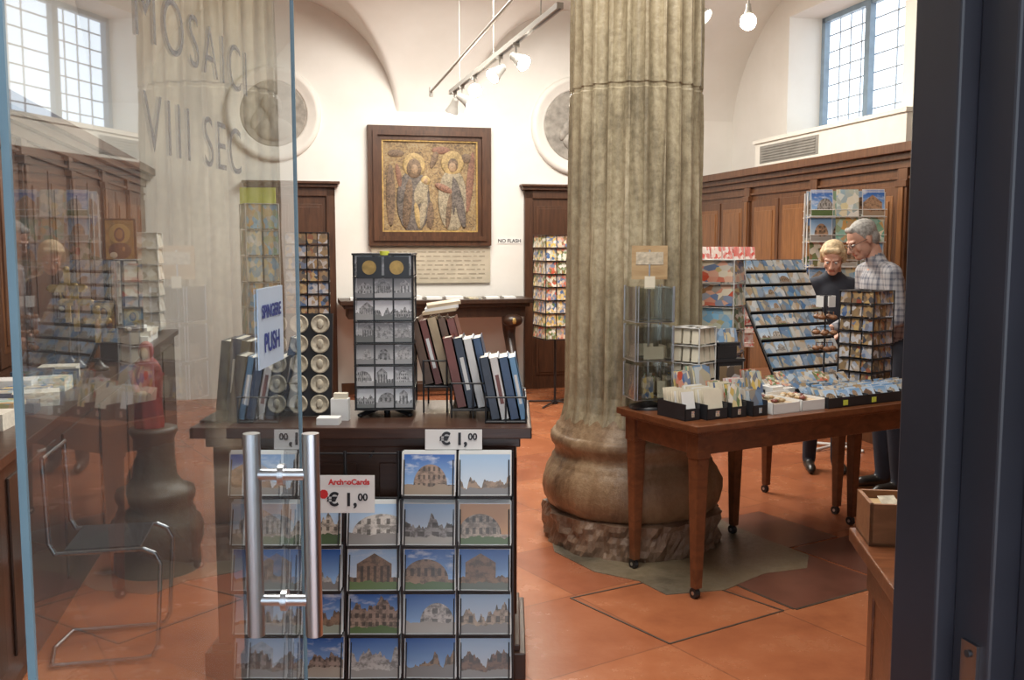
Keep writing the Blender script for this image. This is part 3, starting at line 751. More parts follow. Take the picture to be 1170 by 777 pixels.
# ------------------------------------------------------------------ display tables
TA = T(.80, 4.10) @ RZ(29.3)
def dtable(M, x0, x1, y0, y1, h=.80):
    mb = MB(M)
    mb.box(x0, x1, y0, y1, h - .03, h, 0); mb.box(x0 + .015, x1 - .015, y0 + .015, y1 - .015, h - .042, h - .03, 0)
    mb.box(x0 + .045, x1 - .045, y0 + .045, y0 + .07, h - .14, h - .04, 0); mb.box(x0 + .045, x1 - .045, y1 - .07, y1 - .045, h - .14, h - .04, 0)
    mb.box(x0 + .045, x0 + .07, y0 + .045, y1 - .045, h - .14, h - .04, 0); mb.box(x1 - .07, x1 - .045, y0 + .045, y1 - .045, h - .14, h - .04, 0)
    for x in (x0 + .07, x1 - .07):
        for y in (y0 + .07, y1 - .07):
            a, b_ = .033, .019
            vs = [(x - b_, y - b_, .05), (x + b_, y - b_, .05), (x + b_, y + b_, .05), (x - b_, y + b_, .05), (x - a, y - a, h - .15), (x + a, y - a, h - .15), (x + a, y + a, h - .15), (x - a, y + a, h - .15)]
            mb.add(vs, [(0, 3, 2, 1), (4, 5, 6, 7), (0, 1, 5, 4), (1, 2, 6, 5), (2, 3, 7, 6), (3, 0, 4, 7)], 0)
            mb.box(x - .038, x + .038, y - .038, y + .038, h - .155, h - .035, 0)
            mb.cyl((x, y, .03), (x, y, .06), .01, mat=1); mb.cyl((x - .012, y + .008, .024), (x + .012, y + .008, .024), .024, mat=1, n=16); mb.cyl((x - .014, y + .008, .024), (x + .014, y + .008, .024), .009, mat=2, n=10)
    return mb.build('display_table', [table_wood, blackp, chrome], bevel=.003)
dtable(TA, 0, 1.66, 0, .60)
dtable(TA, .82, 1.76, .66, 1.38)

TZ = .80
acr, nt, b = newmat('clear_acrylic')
nt.nodes.remove(b)
lw = nt.nodes.new('ShaderNodeLayerWeight'); fac = mth(nt, 'MULTIPLY_ADD', mth(nt, 'POWER', lw.outputs['Facing'], 2.0), .5, .12)
tr = nt.nodes.new('ShaderNodeBsdfTransparent'); tr.inputs[0].default_value = (.90, .91, .89, 1)
gl = nt.nodes.new('ShaderNodeBsdfGlossy'); gl.inputs['Roughness'].default_value = .08
mx = nt.nodes.new('ShaderNodeMixShader'); nt.links.new(fac, mx.inputs[0]); nt.links.new(tr.outputs[0], mx.inputs[1]); nt.links.new(gl.outputs[0], mx.inputs[2])
nt.links.new(mx.outputs[0], nt.nodes['Material Output'].inputs[0])
SM = T(.655, 4.60); mb = MB(SM)
mb.lathe([(.09, TZ), (.09, TZ + .012), (.03, TZ + .03), (.01, TZ + .04)], n=28, mat=2); mb.cyl((0, 0, TZ + .02), (0, 0, 1.56), .006, mat=3)
for s_ in range(4):
    mb.M = SM @ RZ(12 + 90 * s_)
    for r_ in range(3):
        z0 = TZ + .05 + r_ * .185
        mb.box(-.085, .085, -.095, -.093, z0, z0 + .165, 0); mb.box(-.085, .085, -.097, -.055, z0, z0 + .003, 3)
        mb.box(-.085, -.083, -.095, -.055, z0, z0 + .16, 0); mb.box(.083, .085, -.095, -.055, z0, z0 + .16, 0)
        for xx in (-.085, .085): mb.cyl((xx, -.095, z0), (xx, -.095, z0 + .17), .003, mat=3, n=6)
        if r_ == 0: mb.card((-.03, -.075, z0 + .06), .06, .10, 0, 5, 4); mb.card((.045, -.075, z0 + .05), .05, .08, 0, 5, 5)
        if r_ == 1: mb.card((.0, -.075, z0 + .04), .10, .06, 0, 5, 5)
mb.M = SM
mb.box(-.085, .085, -.004, 0, 1.42, 1.58, 1); mb.box(-.065, .065, -.006, -.003, 1.49, 1.55, 6); mb.card((.0, -.02, 1.405), .05, .06, 5, 0, 5)
mb.build('souvenir_spinner', [acr, light_wood, blackp, chrome, multi, cream, coin])

def cardbox(M, w, d, h, boxm, mats, n, cardh, pm=(1,)):
    mb = MB(M)
    t = .004
    mb.box(0, w, 0, d, 0, t, 0); mb.box(0, w, 0, t, 0, h * .72, 0); mb.box(0, w, d - t, d, 0, h, 0); mb.box(0, t, 0, d, 0, h, 0); mb.box(w - t, w, 0, d, 0, h, 0)
    for k in range(n):
        y = d * .12 + (d * .75) * k / n
        mb.card((w / 2 + random.uniform(-.004, .004), y, cardh / 2 + .004 + random.uniform(-.004, .004)), w - .014, cardh, random.uniform(-2, 2), 12, random.choice(pm))
    mb.box(w * .42, w * .60, -.002, 0, h * .2, h * .55, len(mats))
    return mb.build('card_box', [boxm] + mats + [yellow])
cardbox(TA @ T(.04, .13, TZ), .085, .20, .075, blackp, [cream, white, multi], 12, .125, (1, 1, 2))
cardbox(TA @ T(.14, .10, TZ), .12, .22, .07, blackp, [cream, white, multi], 12, .13, (1, 1, 2))
cardbox(TA @ T(.275, .09, TZ), .09, .22, .07, blackp, [cream, white, multi], 10, .145, (3, 2, 1))
cardbox(TA @ T(.385, .07, TZ), .09, .24, .07, blackp, [multi, white, tile_print], 10, .11, (3, 1, 3))
cardbox(TA @ T(.17, .35, TZ), .10, .10, .07, blackp, [cream, multi, tile_print], 8, .18, (2, 3))
cardbox(TA @ T(.28, .34, TZ), .11, .09, .07, blackp, [cream, brochure, tile_print], 8, .20, (2, 3))
cardbox(TA @ T(.61, .32, TZ), .09, .10, .07, blackp, [multi, white, tile_print], 8, .16, (3, 1))
cardbox(TA @ T(.50, .32, TZ), .09, .10, .07, blackp, [redwhite, white, tile_print], 8, .13, (1, 3))
mb = MB(TA @ T(.50, .06, TZ))
for k, w_ in ((0, .17), (.185, .15)):
    mb.box(k, k + w_, 0, .24, 0, .004, 0); mb.box(k, k + w_, 0, .004, 0, .05, 0); mb.box(k, k + w_, .236, .24, 0, .06, 0); mb.box(k, k + .004, 0, .24, 0, .055, 0); mb.box(k + w_ - .004, k + w_, 0, .24, 0, .055, 0)
    for q in range(16):
        mb.ell((k + random.uniform(.03, w_ - .03), random.uniform(.03, .21), .048 + random.uniform(0, .012)), (.018, .014, .009), random.choice((1, 2, 3, 4)), 8, 5, RZ(random.uniform(0, 180)))
    mb.box(k + .005, k + w_ - .005, .005, .235, .02, .042, 1)
mb.build('trinket_trays', [white, beigec, light_wood, coin, maroon])
mb = MB(TA @ T(.85, .05, TZ))
mb.box(0, .72, 0, .22, 0, .005, 0); mb.box(0, .72, 0, .005, 0, .05, 0); mb.box(0, .72, .215, .22, 0, .07, 0)
for k in range(8):
    x0 = k * .09; mb.box(x0 - .002, x0 + .002, 0, .22, 0, .055, 0)
    for q in range(7): mb.card((x0 + .045, .03 + q * .026, .048 + random.uniform(0, .010)), .076, .068, random.uniform(-3, 3), 35, random.choice((1, 1, 3)))
mb.box(.718, .722, 0, .22, 0, .055, 0)
for x in (.1, .3, .52): mb.box(x, x + .03, -.002, 0, .01, .035, 2)
mb.build('magnet_tray', [blackp, tile_print, yellow, pcard2])
mb = MB(TA @ T(.73, .30, TZ))
for i in range(7):
    for j in range(2):
        x0 = i * .083; h_ = random.uniform(.03, .09)
        if j == 1 and i > 5: continue
        mb.box(x0, x0 + .072, j * .11, j * .11 + .09, 0, h_, random.choice((0, 1, 2, 3)), random.random())
        mb.card((x0 + .037, j * .11 + .04, h_ + .03), .07, .06, random.uniform(-10, 10), 45, random.choice((1, 2, 1)))
mb.build('souvenir_stacks', [white, tile_print, multi, skyb])
mb = tower('e', 0, 0, 0, .38, .15, 3, 4, cream, 18, whitewire, feet=.07)
mbm = TA @ T(.40, .505, TZ)
mb.v = [mbm @ p for p in mb.v]; mb.build('earring_stand', [whitewire, cream])
mb = MB(TA @ T(.60, .505, TZ) @ RZ(-8))
mb.box(-.075, .075, -.05, .08, 0, .20, 0); mb.box(-.085, .085, -.055, .085, .20, .215, 0); mb.box(-.065, .065, -.053, -.05, .03, .18, 1); mb.box(-.075, .04, -.045, .06, .215, .28, 2); mb.box(-.06, .06, -.04, .05, .28, .295, 0)
for k in range(4): mb.card((-.03 + k * .02, .0, .33), .08, .07, random.uniform(-15, 15), 15, 3)
mb.build('black_display_box', [blackp, darkprint, blackp, tile_print], bevel=.002)

# big sloping magnet rack
RK = TA @ T(1.19, .73, TZ)
mb = MB(RK)
Lx, dep, hg, nr = .58, .42, .69, 9
sl = math.degrees(math.atan2(dep, hg)); step = math.hypot(dep, hg) / nr
for x in (0, Lx):
    mb.cyl((x, 0, .006), (x, dep, hg), .006); mb.cyl((x, dep, 0), (x, dep, hg), .006); mb.cyl((x, 0, .006), (x, dep, .006), .006)
mb.cyl((0, dep, .3), (Lx, dep, .3), .005); mb.cyl((0, dep, hg), (Lx, dep, hg), .006)
mb.box(0, Lx, .010, .013, 0, math.hypot(dep, hg), 0, 0, RX(-sl))
for r_ in range(nr):
    L = RX(-sl) @ T(0, 0, step * r_ + .006)
    mb.box(0, Lx, -.014, .010, 0, .002, 0, 0, L); mb.box(0, Lx, -.016, -.014, 0, .008, 0, 0, L)
    for c_ in range(7):
        cx = Lx * (c_ + .5) / 7; q = random.choice((1, 1, 2)); rr = random.random()
        for k in range(2):
            mb.box(cx - .037, cx + .037, -.0125 + k * .006, -.0105 + k * .006, .003, .079, q, rr, L)
mb.build('magnet_rack', [black, tile_print, pcard2])
mb = tower('n', 0, 0, 0, .70, .20, 1, 5, multi, 30, whitewire, feet=.10, tilt=10, cm=(1, 2))
mm = TA @ T(1.03, 1.02, TZ); mb.v = [mm @ p for p in mb.v]; mb.build('card_spinner', [whitewire, multi, brochure])
mb = tower('s', 0, 0, 0, .54, .20, 3, 7, darkprint, 10, black, feet=.11, gap=.010)
mm = TA @ T(1.50, .40, TZ); mb.v = [mm @ p for p in mb.v]; mb.build('keyring_spinner', [black, darkprint])
mb = MB(TA @ T(1.33, .53, TZ))
mb.cyl((0, 0, 0), (0, 0, .52), .005); mb.lathe([(.06, 0), (.06, .01), (.01, .02)], n=20)
for r_ in range(4):
    for s_ in range(4):
        a = rad(90 * s_ + 20 * r_); p = (.045 * math.cos(a), .045 * math.sin(a), .48 - r_ * .085)
        mb.cyl((0, 0, p[2] + .03), (p[0], p[1], p[2] + .03), .002, n=5)
        if r_ == 0: mb.card(p, .05, .06, 90 * s_ + 90, 0, 2)
        else: mb.ell(p, (.022, .022, .014), 1, 12, 7); mb.cyl(p, (p[0], p[1], p[2] + .03), .003, n=5, mat=1)
mb.build('ornament_spinner', [blackp, box_wood, white])

def brochure_rack(name, x, y, yaw, w, z0, z1, rows, cols, mats, wire=whitewire, cm=(1,)):
    M = T(x, y) @ RZ(yaw); mb = MB(M)
    mb.cyl((0, .12, 0), (0, .12, z1), .015)
    for a in (45, 135, 225, 315): mb.cyl((0, .12, .03), (.25 * math.cos(rad(a)), .12 + .2 * math.sin(rad(a)), .012), .012)
    for side in (0, 180):
        mb.M = M @ T(0, .12) @ RZ(side) @ T(0, -.12)
        for r_ in range(rows):
            z = z0 + (z1 - z0) * r_ / rows; ch = (z1 - z0) / rows
            mb.box(-w / 2, w / 2, -.03, .03, z, z + .006, 0); mb.cyl((-w / 2, -.035, z + ch * .3), (w / 2, -.035, z + ch * .3), .003, n=6)
            for c_ in range(cols):
                cx = -w / 2 + w * (c_ + .5) / cols; q = random.choice(cm); rr = random.random()
                for k in range(3): mb.card((cx, -.015 + k * .008, z + ch * .52 + k * .01), w / cols * .86, ch * .98, 0, 10, q, rr)
        for xx in (-w / 2, w / 2): mb.cyl((xx, .03, z0), (xx, .05, z1), .005, n=6)
    mb.M = M
    return mb.build(name, [wire] + mats)
brochure_rack('brochure_rack', 2.52, 7.30, -8, .56, .85, 1.98, 6, 3, [brochure, pcard2, pcard, multi], cm=(1, 2, 3, 4))
brochure_rack('greeting_card_rack', 1.76, 7.9, 0, .46, .75, 1.55, 7, 5, [redwhite])
mb = tower('b', .43, 9.55, .66, 1.68, .34, 3, 8, multi, 20, black, True, feet=.3); mb.build('postcard_spinner', [black, multi])
mb = tower('m', -1.27, 6.0, .75, 1.66, .26, 4, 12, darkprint, 10, black, True, feet=.24, gap=.008); mb.build('magnet_spinner', [black, darkprint])
mb = tower('w', -1.72, 6.6, .8, 1.86, .22, 2, 6, brochure, 25, whitewire, True, feet=.22)
mb.box(-.12, .12, -.03, -.02, 1.86, 1.97, 2); mb.build('leaflet_spinner', [whitewire, brochure, yellow])

# side table + wooden box by the doorway
M = T(.878, 2.45) @ RZ(-8)
mb = MB(M)
mb.box(0, .62, -.72, 0, .815, .85, 0); mb.box(.012, .61, -.705, -.015, .80, .815, 0); mb.box(.04, .58, -.68, -.04, .70, .80, 0)
for x in (.045, .53):
    for y in (-.68, -.09): mb.box(x, x + .05, y, y + .05, 0, .72, 0)
mb.box(.05, .575, -.675, -.045, .15, .70, 0)
mb.build('side_table', [table_wood], bevel=.004)
mb = MB(M @ T(.015, -.16, .85))
mb.box(0, .32, 0, .15, 0, .008, 0); mb.box(0, .32, 0, .01, 0, .105, 0); mb.box(0, .32, .14, .15, 0, .105, 0); mb.box(0, .01, 0, .15, 0, .105, 0); mb.box(.31, .32, 0, .15, 0, .105, 0)
mb.box(.012, .308, .012, .138, .01, .085, 1)
for k in range(5): mb.card((.06 + k * .05, .06, .095), .045, .05, random.uniform(-20, 20), 60, 2)
mb.build('wooden_box', [box_wood, light_wood, coin], bevel=.002)

# ------------------------------------------------------------------ left counter and contents
mb = MB(RM)
mb.box(-1.40, -.96, 2.6, 8.2, .10, .86, 0); mb.box(-1.42, -.93, 2.55, 8.25, .86, .90, 0); mb.box(-1.40, -1.0, 2.62, 8.18, 0, .10, 0)
for k in range(7):
    a = 2.68 + k * .79; mb.box(-.962, -.95, a, a + .68, .18, .80, 1)
mb.build('long_counter', [desk_wood, dark_wood], bevel=.004)
mb = MB(RM)
for k in range(24):
    u = random.uniform(-1.30, -1.08)
    mb.box(-.09, .09, -.07, .07, .9, .9 + random.uniform(.02, .09), random.choice((0, 1, 2, 3, 4, 5, 5)), random.random(), T(u, 2.8 + k * .11) @ RZ(random.uniform(-12, 12)) @ T(0, 0, 0))
mb.build('book_stacks', [white, paper, multi, beigec, brochure, dkblue])
mb = MB(RM)
mb.box(-1.36, -1.0, 6.0, 6.7, .9, 1.04, 0); mb.box(-1.36, -1.14, 6.0, 6.7, 1.04, 1.16, 0)
mb.build('display_step', [dark_wood])
ic_bg = flat('icon_gold', (.30, .21, .08), .35, .2, .3, 20); ic_robe = flat('icon_robe', (.10, .05, .05), .5); ic_face = flat('icon_face', (.36, .2, .1), .5); ic_halo = flat('icon_halo', (.55, .41, .16), .35, .2, .1)
def icon(x, y, z, w, h, yaw, stand=0):
    mb = MB(T(x, y, z) @ RZ(yaw))
    mb.box(-w / 2, w / 2, 0, .02, 0, h, 1); mb.box(-w / 2 + .012, w / 2 - .012, -.003, 0, .012, h - .012, 0)
    f = lambda cx, cz, rx, rz, m, d: mb.ell((cx, -.003, cz), (rx, d, rz), m, 18, 8)
    f(0, h * .64, w * .33, w * .33, 4, .002); f(0, h * .62, w * .19, w * .25, 2, .004); f(0, h * .63, w * .13, w * .18, 3, .006)
    f(0, h * .24, w * .36, h * .2, 2, .005); f(w * .12, h * .28, w * .06, h * .07, 3, .008); f(-w * .18, h * .15, w * .14, h * .08, 5, .007)
    if stand: mb.cyl((0, .03, -stand), (0, .03, h * .6), .012, mat=1); mb.lathe([(.09, -stand), (.09, -stand + .015), (.015, -stand + .03)], c=(0, .03, 0), n=20, mat=1)
    else: mb.box(-.01, .01, .02, .08, 0, .006, 1)
    mb.build('icon_painting', [ic_bg, dark_wood, ic_robe, ic_face, ic_halo, cream])
icon(-2.545, 6.28, 1.48, .20, .275, 8, .44)
icon(-2.53, 5.95, 1.04, .15, .2, 8); icon(-2.36, 5.98, 1.04, .12, .16, 14); icon(-2.78, 6.0, 1.16, .15, .2, 4)
def cross(u, v, h):
    mb = MB(RM @ T(u, v, .90))
    mb.lathe([(.05, 0), (.052, .015), (.03, .03), (.012, .05), (.01, .06)], n=20, mat=0); mb.cyl((0, 0, .05), (0, 0, h * .5), .007, mat=0)
    mb.box(-.014, .014, -.008, .008, h * .45, h, 1); mb.box(-h * .17, h * .17, -.008, .008, h * .76, h * .84, 1)
    for p in ((0, h), (-h * .17, h * .8), (h * .17, h * .8)): mb.ell((p[0], 0, p[1]), (.016, .01, .016), 1)
    mb.ell((0, -.012, h * .72), (.012, .008, h * .12), 2)
    mb.build('standing_cross', [dark_wood, gold, ic_face])
cross(-1.18, 5.72, .46); cross(-1.05, 5.6, .34); cross(-1.25, 5.85, .55)
mm = RM @ T(-1.17, 8.0, .90)
mb = tower('w2', 0, 0, 0, .78, .30, 2, 6, multi, 0, whitewire, feet=.16, tilt=12); mb.v = [mm @ p for p in mb.v]; mb.build('wire_card_rack', [whitewire, print_mat('pale_leaflet_print', [(0, (.7, .7, .66)), (.4, (.55, .5, .4)), (.7, (.75, .73, .7)), (1, (.4, .35, .28))], 3)])
mb = MB(RM @ T(-1.15, 7.3, .9)); mb.box(-.15, .15, -.25, .25, 0, .05, 0); mb.box(-.12, .16, -.2, .2, .05, .085, 1); mb.box(-.13, .11, -.24, .1, .085, .11, 0, 0, RZ(8)); mb.build('paper_stack', [white, paper])

# added solid shapes standing in for glass reflections: column base and red figure
PX, PY = -1.745, 4.62
dkst = marble('reflected_base_stone', [(.3, (.04, .028, .02)), (.45, (.09, .065, .045)), (.6, (.15, .115, .08)), (.8, (.22, .18, .13))], .6, (.12, .07, .04))
mb = MB(T(PX, PY))
mb.lathe([(r * .80, z) for r, z in [(.25, 0), (.255, .03), (.25, .10), (.26, .12), (.275, .16), (.275, .21), (.26, .25), (.235, .27), (.23, .29), (.22, .30), (.215, .33), (.23, .35), (.235, .375), (.225, .40), (.165, .42), (.13, .46), (.12, .55), (.12, .65), (.14, .68), (.14, .70), (.08, .70)]], n=48)
mb.build('reflected_column_base', [dkst])  # modelled in place of a blurred column base reflection
redp = flat('reflected_red', (.30, .04, .03), .6, 0, .25, 25)
mb = MB(T(PX - .02, PY, .70) @ Matrix.Scale(.88, 4))
prof = [(.075, 0), (.078, .03), (.07, .12), (.075, .20), (.082, .28), (.078, .33), (.055, .37), (.035, .39), (.032, .40)]
vs = []; nn = 40
for j, (r0, z) in enumerate(prof):
    for i in range(nn):
        a = 2 * math.pi * i / nn; r = r0 * (1 + .09 * math.sin(a * 7 + z * 9) * (1 if z < .33 else .2))
        vs.append((r * math.cos(a), r * math.sin(a) * .75, z))
mb.rings(vs, len(prof), nn, 0)
mb.ell((0, -.005, .425), (.042, .045, .055), 0); mb.ell((0, -.03, .42), (.028, .025, .036), 1); mb.cyl((-.075, -.01, .31), (-.03, -.07, .20), .026, .018, 10, 0); mb.cyl((.075, -.01, .31), (.03, -.07, .20), .026, .018, 10, 0); mb.ell((0, -.075, .20), (.03, .015, .015), 1)
mb.build('red_reflection_figure', [redp, ic_face])  # modelled in place of a blurred red reflection
# tubular chair frame
mb = MB(T(-1.565, 3.68) @ RZ(102))
for s_ in (-.17, .17):
    mb.tube([(s_, .20, .80), (s_, .19, .48), (s_, .17, .44), (s_, -.14, .44), (s_, -.18, .42), (s_, -.20, .38), (s_, -.18, .06), (s_, -.16, .02), (s_, -.12, .012), (s_, .20, .012)], .009, 0, 10)
mb.tube([(-.17, .20, .012), (0, .23, .012), (.17, .20, .012)], .009, 0, 10); mb.tube([(-.17, .20, .80), (.17, .20, .80)], .009, 0, 10)
mb.box(-.16, .16, -.13, .14, .443, .452, 1)
mb.build('tubular_chair', [dchrome, blackp], bevel=.002)

# ------------------------------------------------------------------ people
def blob(name, prims, mats, voxel, smooth=6, parent=None, M=I4):
    mb = MB()
    for p in prims:
        if p[0] == 'c':
            _, a, b_, r0, r1, m = p
            mb.cyl(a, b_, r0, r1, 16, 0); mb.ell(a, (r0,) * 3, 0, 16, 10); mb.ell(b_, (r1,) * 3, 0, 16, 10)
        else:
            _, c, r, m = p[:4]; mb.ell(c, r, 0, 20, 12)
    tmp = mb.build(name + '_tmp', [], recenter=False)
    r = tmp.modifiers.new('r', 'REMESH'); r.mode = 'VOXEL'; r.voxel_size = voxel
    s_ = tmp.modifiers.new('s', 'SMOOTH'); s_.iterations = smooth; s_.factor = .5
    dg = bpy.context.evaluated_depsgraph_get(); dg.update()
    me = D.meshes.new_from_object(tmp.evaluated_get(dg))
    D.objects.remove(tmp)
    me.materials.clear()
    for m in mats: me.materials.append(m)
    def dist(q, p):
        if p[0] == 'c':
            a = Vector(p[1]); b_ = Vector(p[2]); d = b_ - a; t = max(0, min(1, (q - a).dot(d) / max(d.length_squared, 1e-9)))
            return (q - a - d * t).length - (p[3] * (1 - t) + p[4] * t)
        c = Vector(p[1]); r = p[2]; e = q - c
        return (Vector((e.x / r[0], e.y / r[1], e.z / r[2])).length - 1) * min(r)
    for f in me.polygons:
        q = f.center; f.material_index = min(prims, key=lambda p: dist(q, p))[-1]; f.use_smooth = True
    me.transform(M)
    ob = D.objects.new(name, me); sc.collection.objects.link(ob)
    if parent: setpar(ob, parent)
    return ob
def hand(prims_side, wrist, fwd, m=0):
    w = Vector(wrist); f = Vector(fwd).normalized(); s = -Vector((0, 0, 1)).cross(f).normalized() * prims_side
    dn = Vector((0, 0, -1)); dn = (dn - f * dn.dot(f)).normalized()
    pr = [('c', tuple(w - f * .02), tuple(w + f * .02), .024, .022, m)]
    for k in range(4):
        o = s * ((k - 1.5) * .019); kn = w + f * (.085 - abs(k - 1.3) * .004) + o
        pr.append(('c', tuple(w + f * .02 + o * .6), tuple(kn), .014, .0115, m))
        l = (.07, .082, .078, .06)[k]
        a = kn + f * l * .45 + dn * l * .15; b_ = a + f * l * .28 + dn * l * .22; c = b_ + f * l * .1 + dn * l * .24
        pr += [('c', tuple(kn), tuple(a), .0095, .0088, m), ('c', tuple(a), tuple(b_), .0088, .008, m), ('c', tuple(b_), tuple(c), .008, .0068, m)]
    t0 = w + f * .03 - s * .022; t1 = w + f * .06 - s * .048 + dn * .01; t2 = t1 + f * .032 - s * .008 + dn * .008
    pr += [('c', tuple(t0), tuple(t1), .014, .0105, m), ('c', tuple(t1), tuple(t2), .0105, .0085, m)]
    return pr
skin = flat('skin', (.55, .31, .225), .5, 0, .08, 20); lip = flat('lips', (.42, .16, .13), .45); eyew = flat('eye_white', (.62, .60, .57), .3); iris = flat('iris', (.05, .07, .1), .2)
grey_hair = flat('grey_hair', (.32, .31, .29), .7, 0, .35, 60, .5); blond = flat('blond_hair', (.52, .40, .24), .6, 0, .3, 50, .5)
shirt, nt, b = newmat('checked_shirt')
so_ = nt.nodes.new('ShaderNodeSeparateXYZ'); nt.links.new(objco(nt), so_.inputs[0])
g = None
for k, o_ in enumerate(so_.outputs):
    q = mth(nt, 'GREATER_THAN', mth(nt, 'SINE', mth(nt, 'MULTIPLY', o_, 170)), .4)
    g = q if g is None else mth(nt, 'ADD', g, q)
put(nt, b.inputs['Base Color'], mixc(nt, mth(nt, 'MULTIPLY', g, .36), (.40, .40, .42), (.09, .10, .14))); b.inputs['Roughness'].default_value = .8
trous = flat('navy_trousers', (.02, .025, .04), .8); dk_jacket = flat('dark_jacket', (.03, .035, .05), .8); shoe = flat('leather_shoe', (.02, .016, .013), .35)
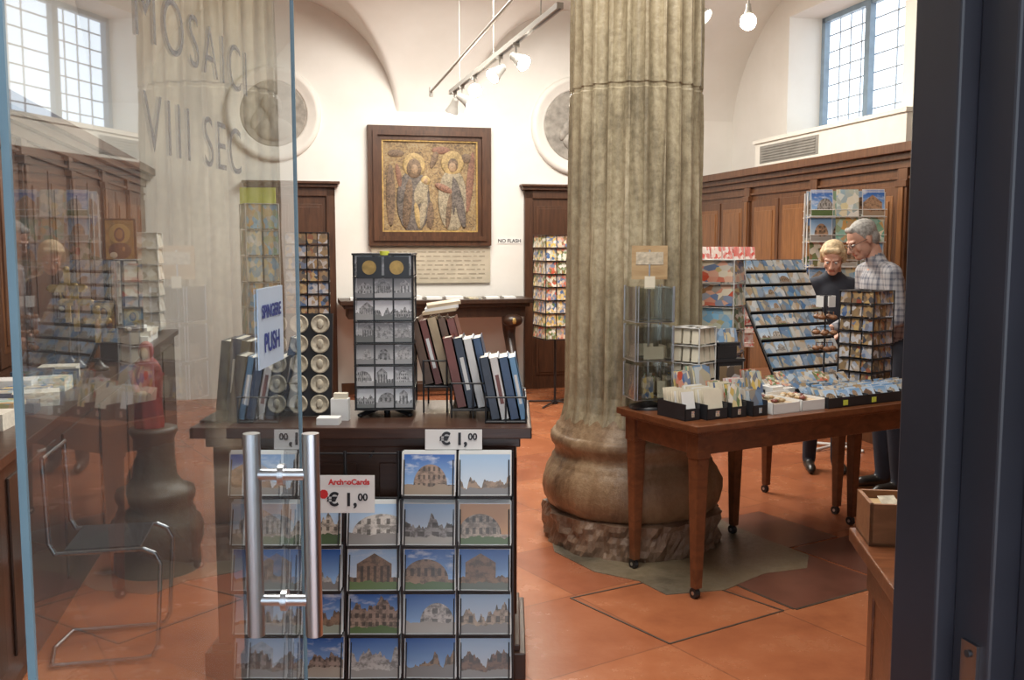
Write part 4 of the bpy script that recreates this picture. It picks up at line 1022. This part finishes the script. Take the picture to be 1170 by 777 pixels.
def person(name, x, y, yaw, sc_, lean, hairm, top, hair_style, head_pitch, head_yaw, glasses=False):
    root = empty(name, (x, y, 0)); M = T(x, y) @ RZ(yaw) @ Matrix.Scale(sc_, 4)
    man = hair_style == 'short'
    w = 1.06 if man else .86
    ly = lean
    tp, tr_, sh = 1, 2, 3
    P = [('e', (0, -.03, .94), (.165 * w + .01, .125, .13), tr_), ('e', (0, -.01 + ly * .2, 1.08), (.16 * w, .128, .17), tp), ('e', (0, ly * .45, 1.20), (.168 * w, .130, .18), tp),
         ('e', (0, ly * .72 - .01, 1.33), (.180 * w, .122, .15), tp), ('c', (-.135 * w, ly * .85, 1.425), (.135 * w, ly * .85, 1.425), .058, .058, tp),
         ('c', (-.05, ly * .92, 1.46), (.05, ly * .92, 1.46), .052, .052, tp),
         ('c', (0, ly * .95, 1.45), (0, ly * 1.2, 1.56), .056, .053, 0), ('c', (0, ly * .95 - .005, 1.465), (0, ly * 1.03, 1.50), .066, .062, tp)]
    for s_ in (-1, 1):
        P += [('c', (s_ * .09, -.03, .92), (s_ * .10, .01, .50), .092, .062, tr_), ('c', (s_ * .10, .01, .50), (s_ * .105, -.03, .09), .062, .052, tr_),
              ('c', (s_ * .105, -.045, .05), (s_ * .115, .11, .040), .043, .036, sh), ('c', (s_ * .105, -.05, .033), (s_ * .12, .14, .028), .032, .028, sh),
              ('c', (s_ * .175 * w, ly * .85, 1.41), (s_ * .225 * w, ly * .75 - .01, 1.13), .060, .048, tp),
              ('c', (s_ * .225 * w, ly * .75 - .01, 1.13), (s_ * .17, ly * .75 + .21, 1.05), .047, .034, tp),
              ('c', (s_ * .17, ly * .75 + .21, 1.05), (s_ * .165, ly * .75 + .24, 1.045), .027, .025, 0)]
    blob('body', P, [skin, top, trous, shoe], .010, 12, root, M)
    for s_ in (-1, 1):
        blob('hand_l' if s_ < 0 else 'hand_r', hand(s_, (s_ * .165, ly * .75 + .24, 1.043), (-s_ * .25, 1, -.15)), [skin], .004, 2, root, M)
    HM = M @ T(0, ly * 1.2, 1.545) @ RZ(head_yaw) @ RX(-head_pitch) @ T(0, .028, .095)
    H = [('e', (0, -.012, .028), (.073, .092, .086), 0), ('e', (0, .018, -.03), (.060, .070, .082), 0), ('e', (0, .05, -.084), (.036, .038, .028), 0), ('c', (0, -.02, -.02), (0, -.03, -.07), .052, .050, 0),
         ('c', (0, .086, .005), (0, .108, -.032), .008, .0125, 0), ('e', (-.012, .096, -.037), (.009, .010, .008), 0), ('e', (.012, .096, -.037), (.009, .010, .008), 0),
         ('c', (-.043, .072, .020), (-.012, .084, .020), .008, .008, 0), ('c', (.043, .072, .020), (.012, .084, .020), .008, .008, 0),
         ('e', (-.071, -.012, -.005), (.008, .017, .027), 0), ('e', (.071, -.012, -.005), (.008, .017, .027), 0), ('e', (-.038, .056, -.03), (.02, .02, .024), 0), ('e', (.038, .056, -.03), (.02, .02, .024), 0),
         ('c', (-.017, .084, -.062), (.017, .084, -.062), .007, .007, 1), ('e', (0, .078, -.055), (.03, .012, .02), 0)]
    blob('head', H, [skin, lip], .0045, 4, root, HM)
    mb = MB(HM)
    for s_ in (-1, 1):
        mb.ell((s_ * .029, .0755, .001), (.012, .010, .007), 0); mb.ell((s_ * .029, .0845, -.002), (.005, .003, .005), 1)
    mb.build('eyes', [eyew, iris], parent=root)
    if man:
        Hh = [('e', (0, -.028, .050), (.080, .090, .074), 0), ('e', (0, -.060, .0), (.070, .052, .075), 0), ('c', (-.069, .01, .045), (-.072, .008, .015), .010, .006, 0), ('c', (.069, .01, .045), (.072, .008, .015), .010, .006, 0), ('c', (-.025, .044, .088), (.03, .044, .088), .020, .020, 0)]
    else:
        Hh = [('e', (0, -.025, .045), (.088, .094, .084), 0), ('e', (0, -.055, -.01), (.082, .062, .085), 0), ('c', (-.072, .0, .05), (-.076, -.012, -.03), .022, .016, 0), ('c', (.072, .0, .05), (.076, -.012, -.03), .022, .016, 0), ('c', (-.04, .048, .080), (.04, .05, .078), .024, .022, 0)]
    blob('hair', Hh, [hairm], .005, 6, root, HM)
    if glasses:
        mb = MB(HM)
        for s_ in (-1, 1):
            pts = [(s_ * .031 + .020 * math.cos(a * math.pi / 8), .098, -.002 + .015 * math.sin(a * math.pi / 8)) for a in range(17)]
            mb.tube(pts, .0016, 0, 6); mb.tube([(s_ * .051, .097, .004), (s_ * .072, .06, .006), (s_ * .075, -.01, .004)], .0016, 0, 6)
        mb.tube([(-.011, .098, .002), (.011, .098, .002)], .0016, 0, 6)
        mb.build('glasses', [blackp], parent=root)
person('standing_man', 2.42, 6.10, 96, 1.0, .13, grey_hair, shirt, 'short', 28, 0, True)
person('standing_woman', 2.20, 6.68, 175, .925, .10, blond, dk_jacket, 'bob', 26, -20)

# ------------------------------------------------------------------ lights, world, camera
def area(name, loc, size, energy, col, rot=(0, 0, 0)):
    l = D.lights.new(name, 'AREA'); l.shape = 'SQUARE'; l.size = size; l.energy = energy; l.color = col
    o = D.objects.new(name, l); o.location = loc; o.rotation_euler = rot; sc.collection.objects.link(o)
p = RM @ Vector((1.6, 7.8, 4.0)); area('vault_fill_rear', p, 2.0, 245, (1, .955, .88))  # unseen fill light added under the vault to brighten the rear
p = RM @ Vector((1.0, 3.0, 4.0)); area('vault_fill_front', p, 1.8, 135, (1, .955, .88))  # second added fill, out of view, for the front bay
w = D.worlds.new('daylight'); sc.world = w; w.use_nodes = True
bg = w.node_tree.nodes['Background']; bg.inputs[0].default_value = (.80, .90, 1, 1); bg.inputs[1].default_value = 2.6

cam = D.cameras.new('camera'); cam.sensor_width = 36; cam.lens = 33.85; cam.clip_start = .05
co_ = D.objects.new('camera', cam); co_.location = (0, 0, 1.58); co_.rotation_euler = (rad(90 - 5.6), 0, 0)
sc.collection.objects.link(co_); sc.camera = co_
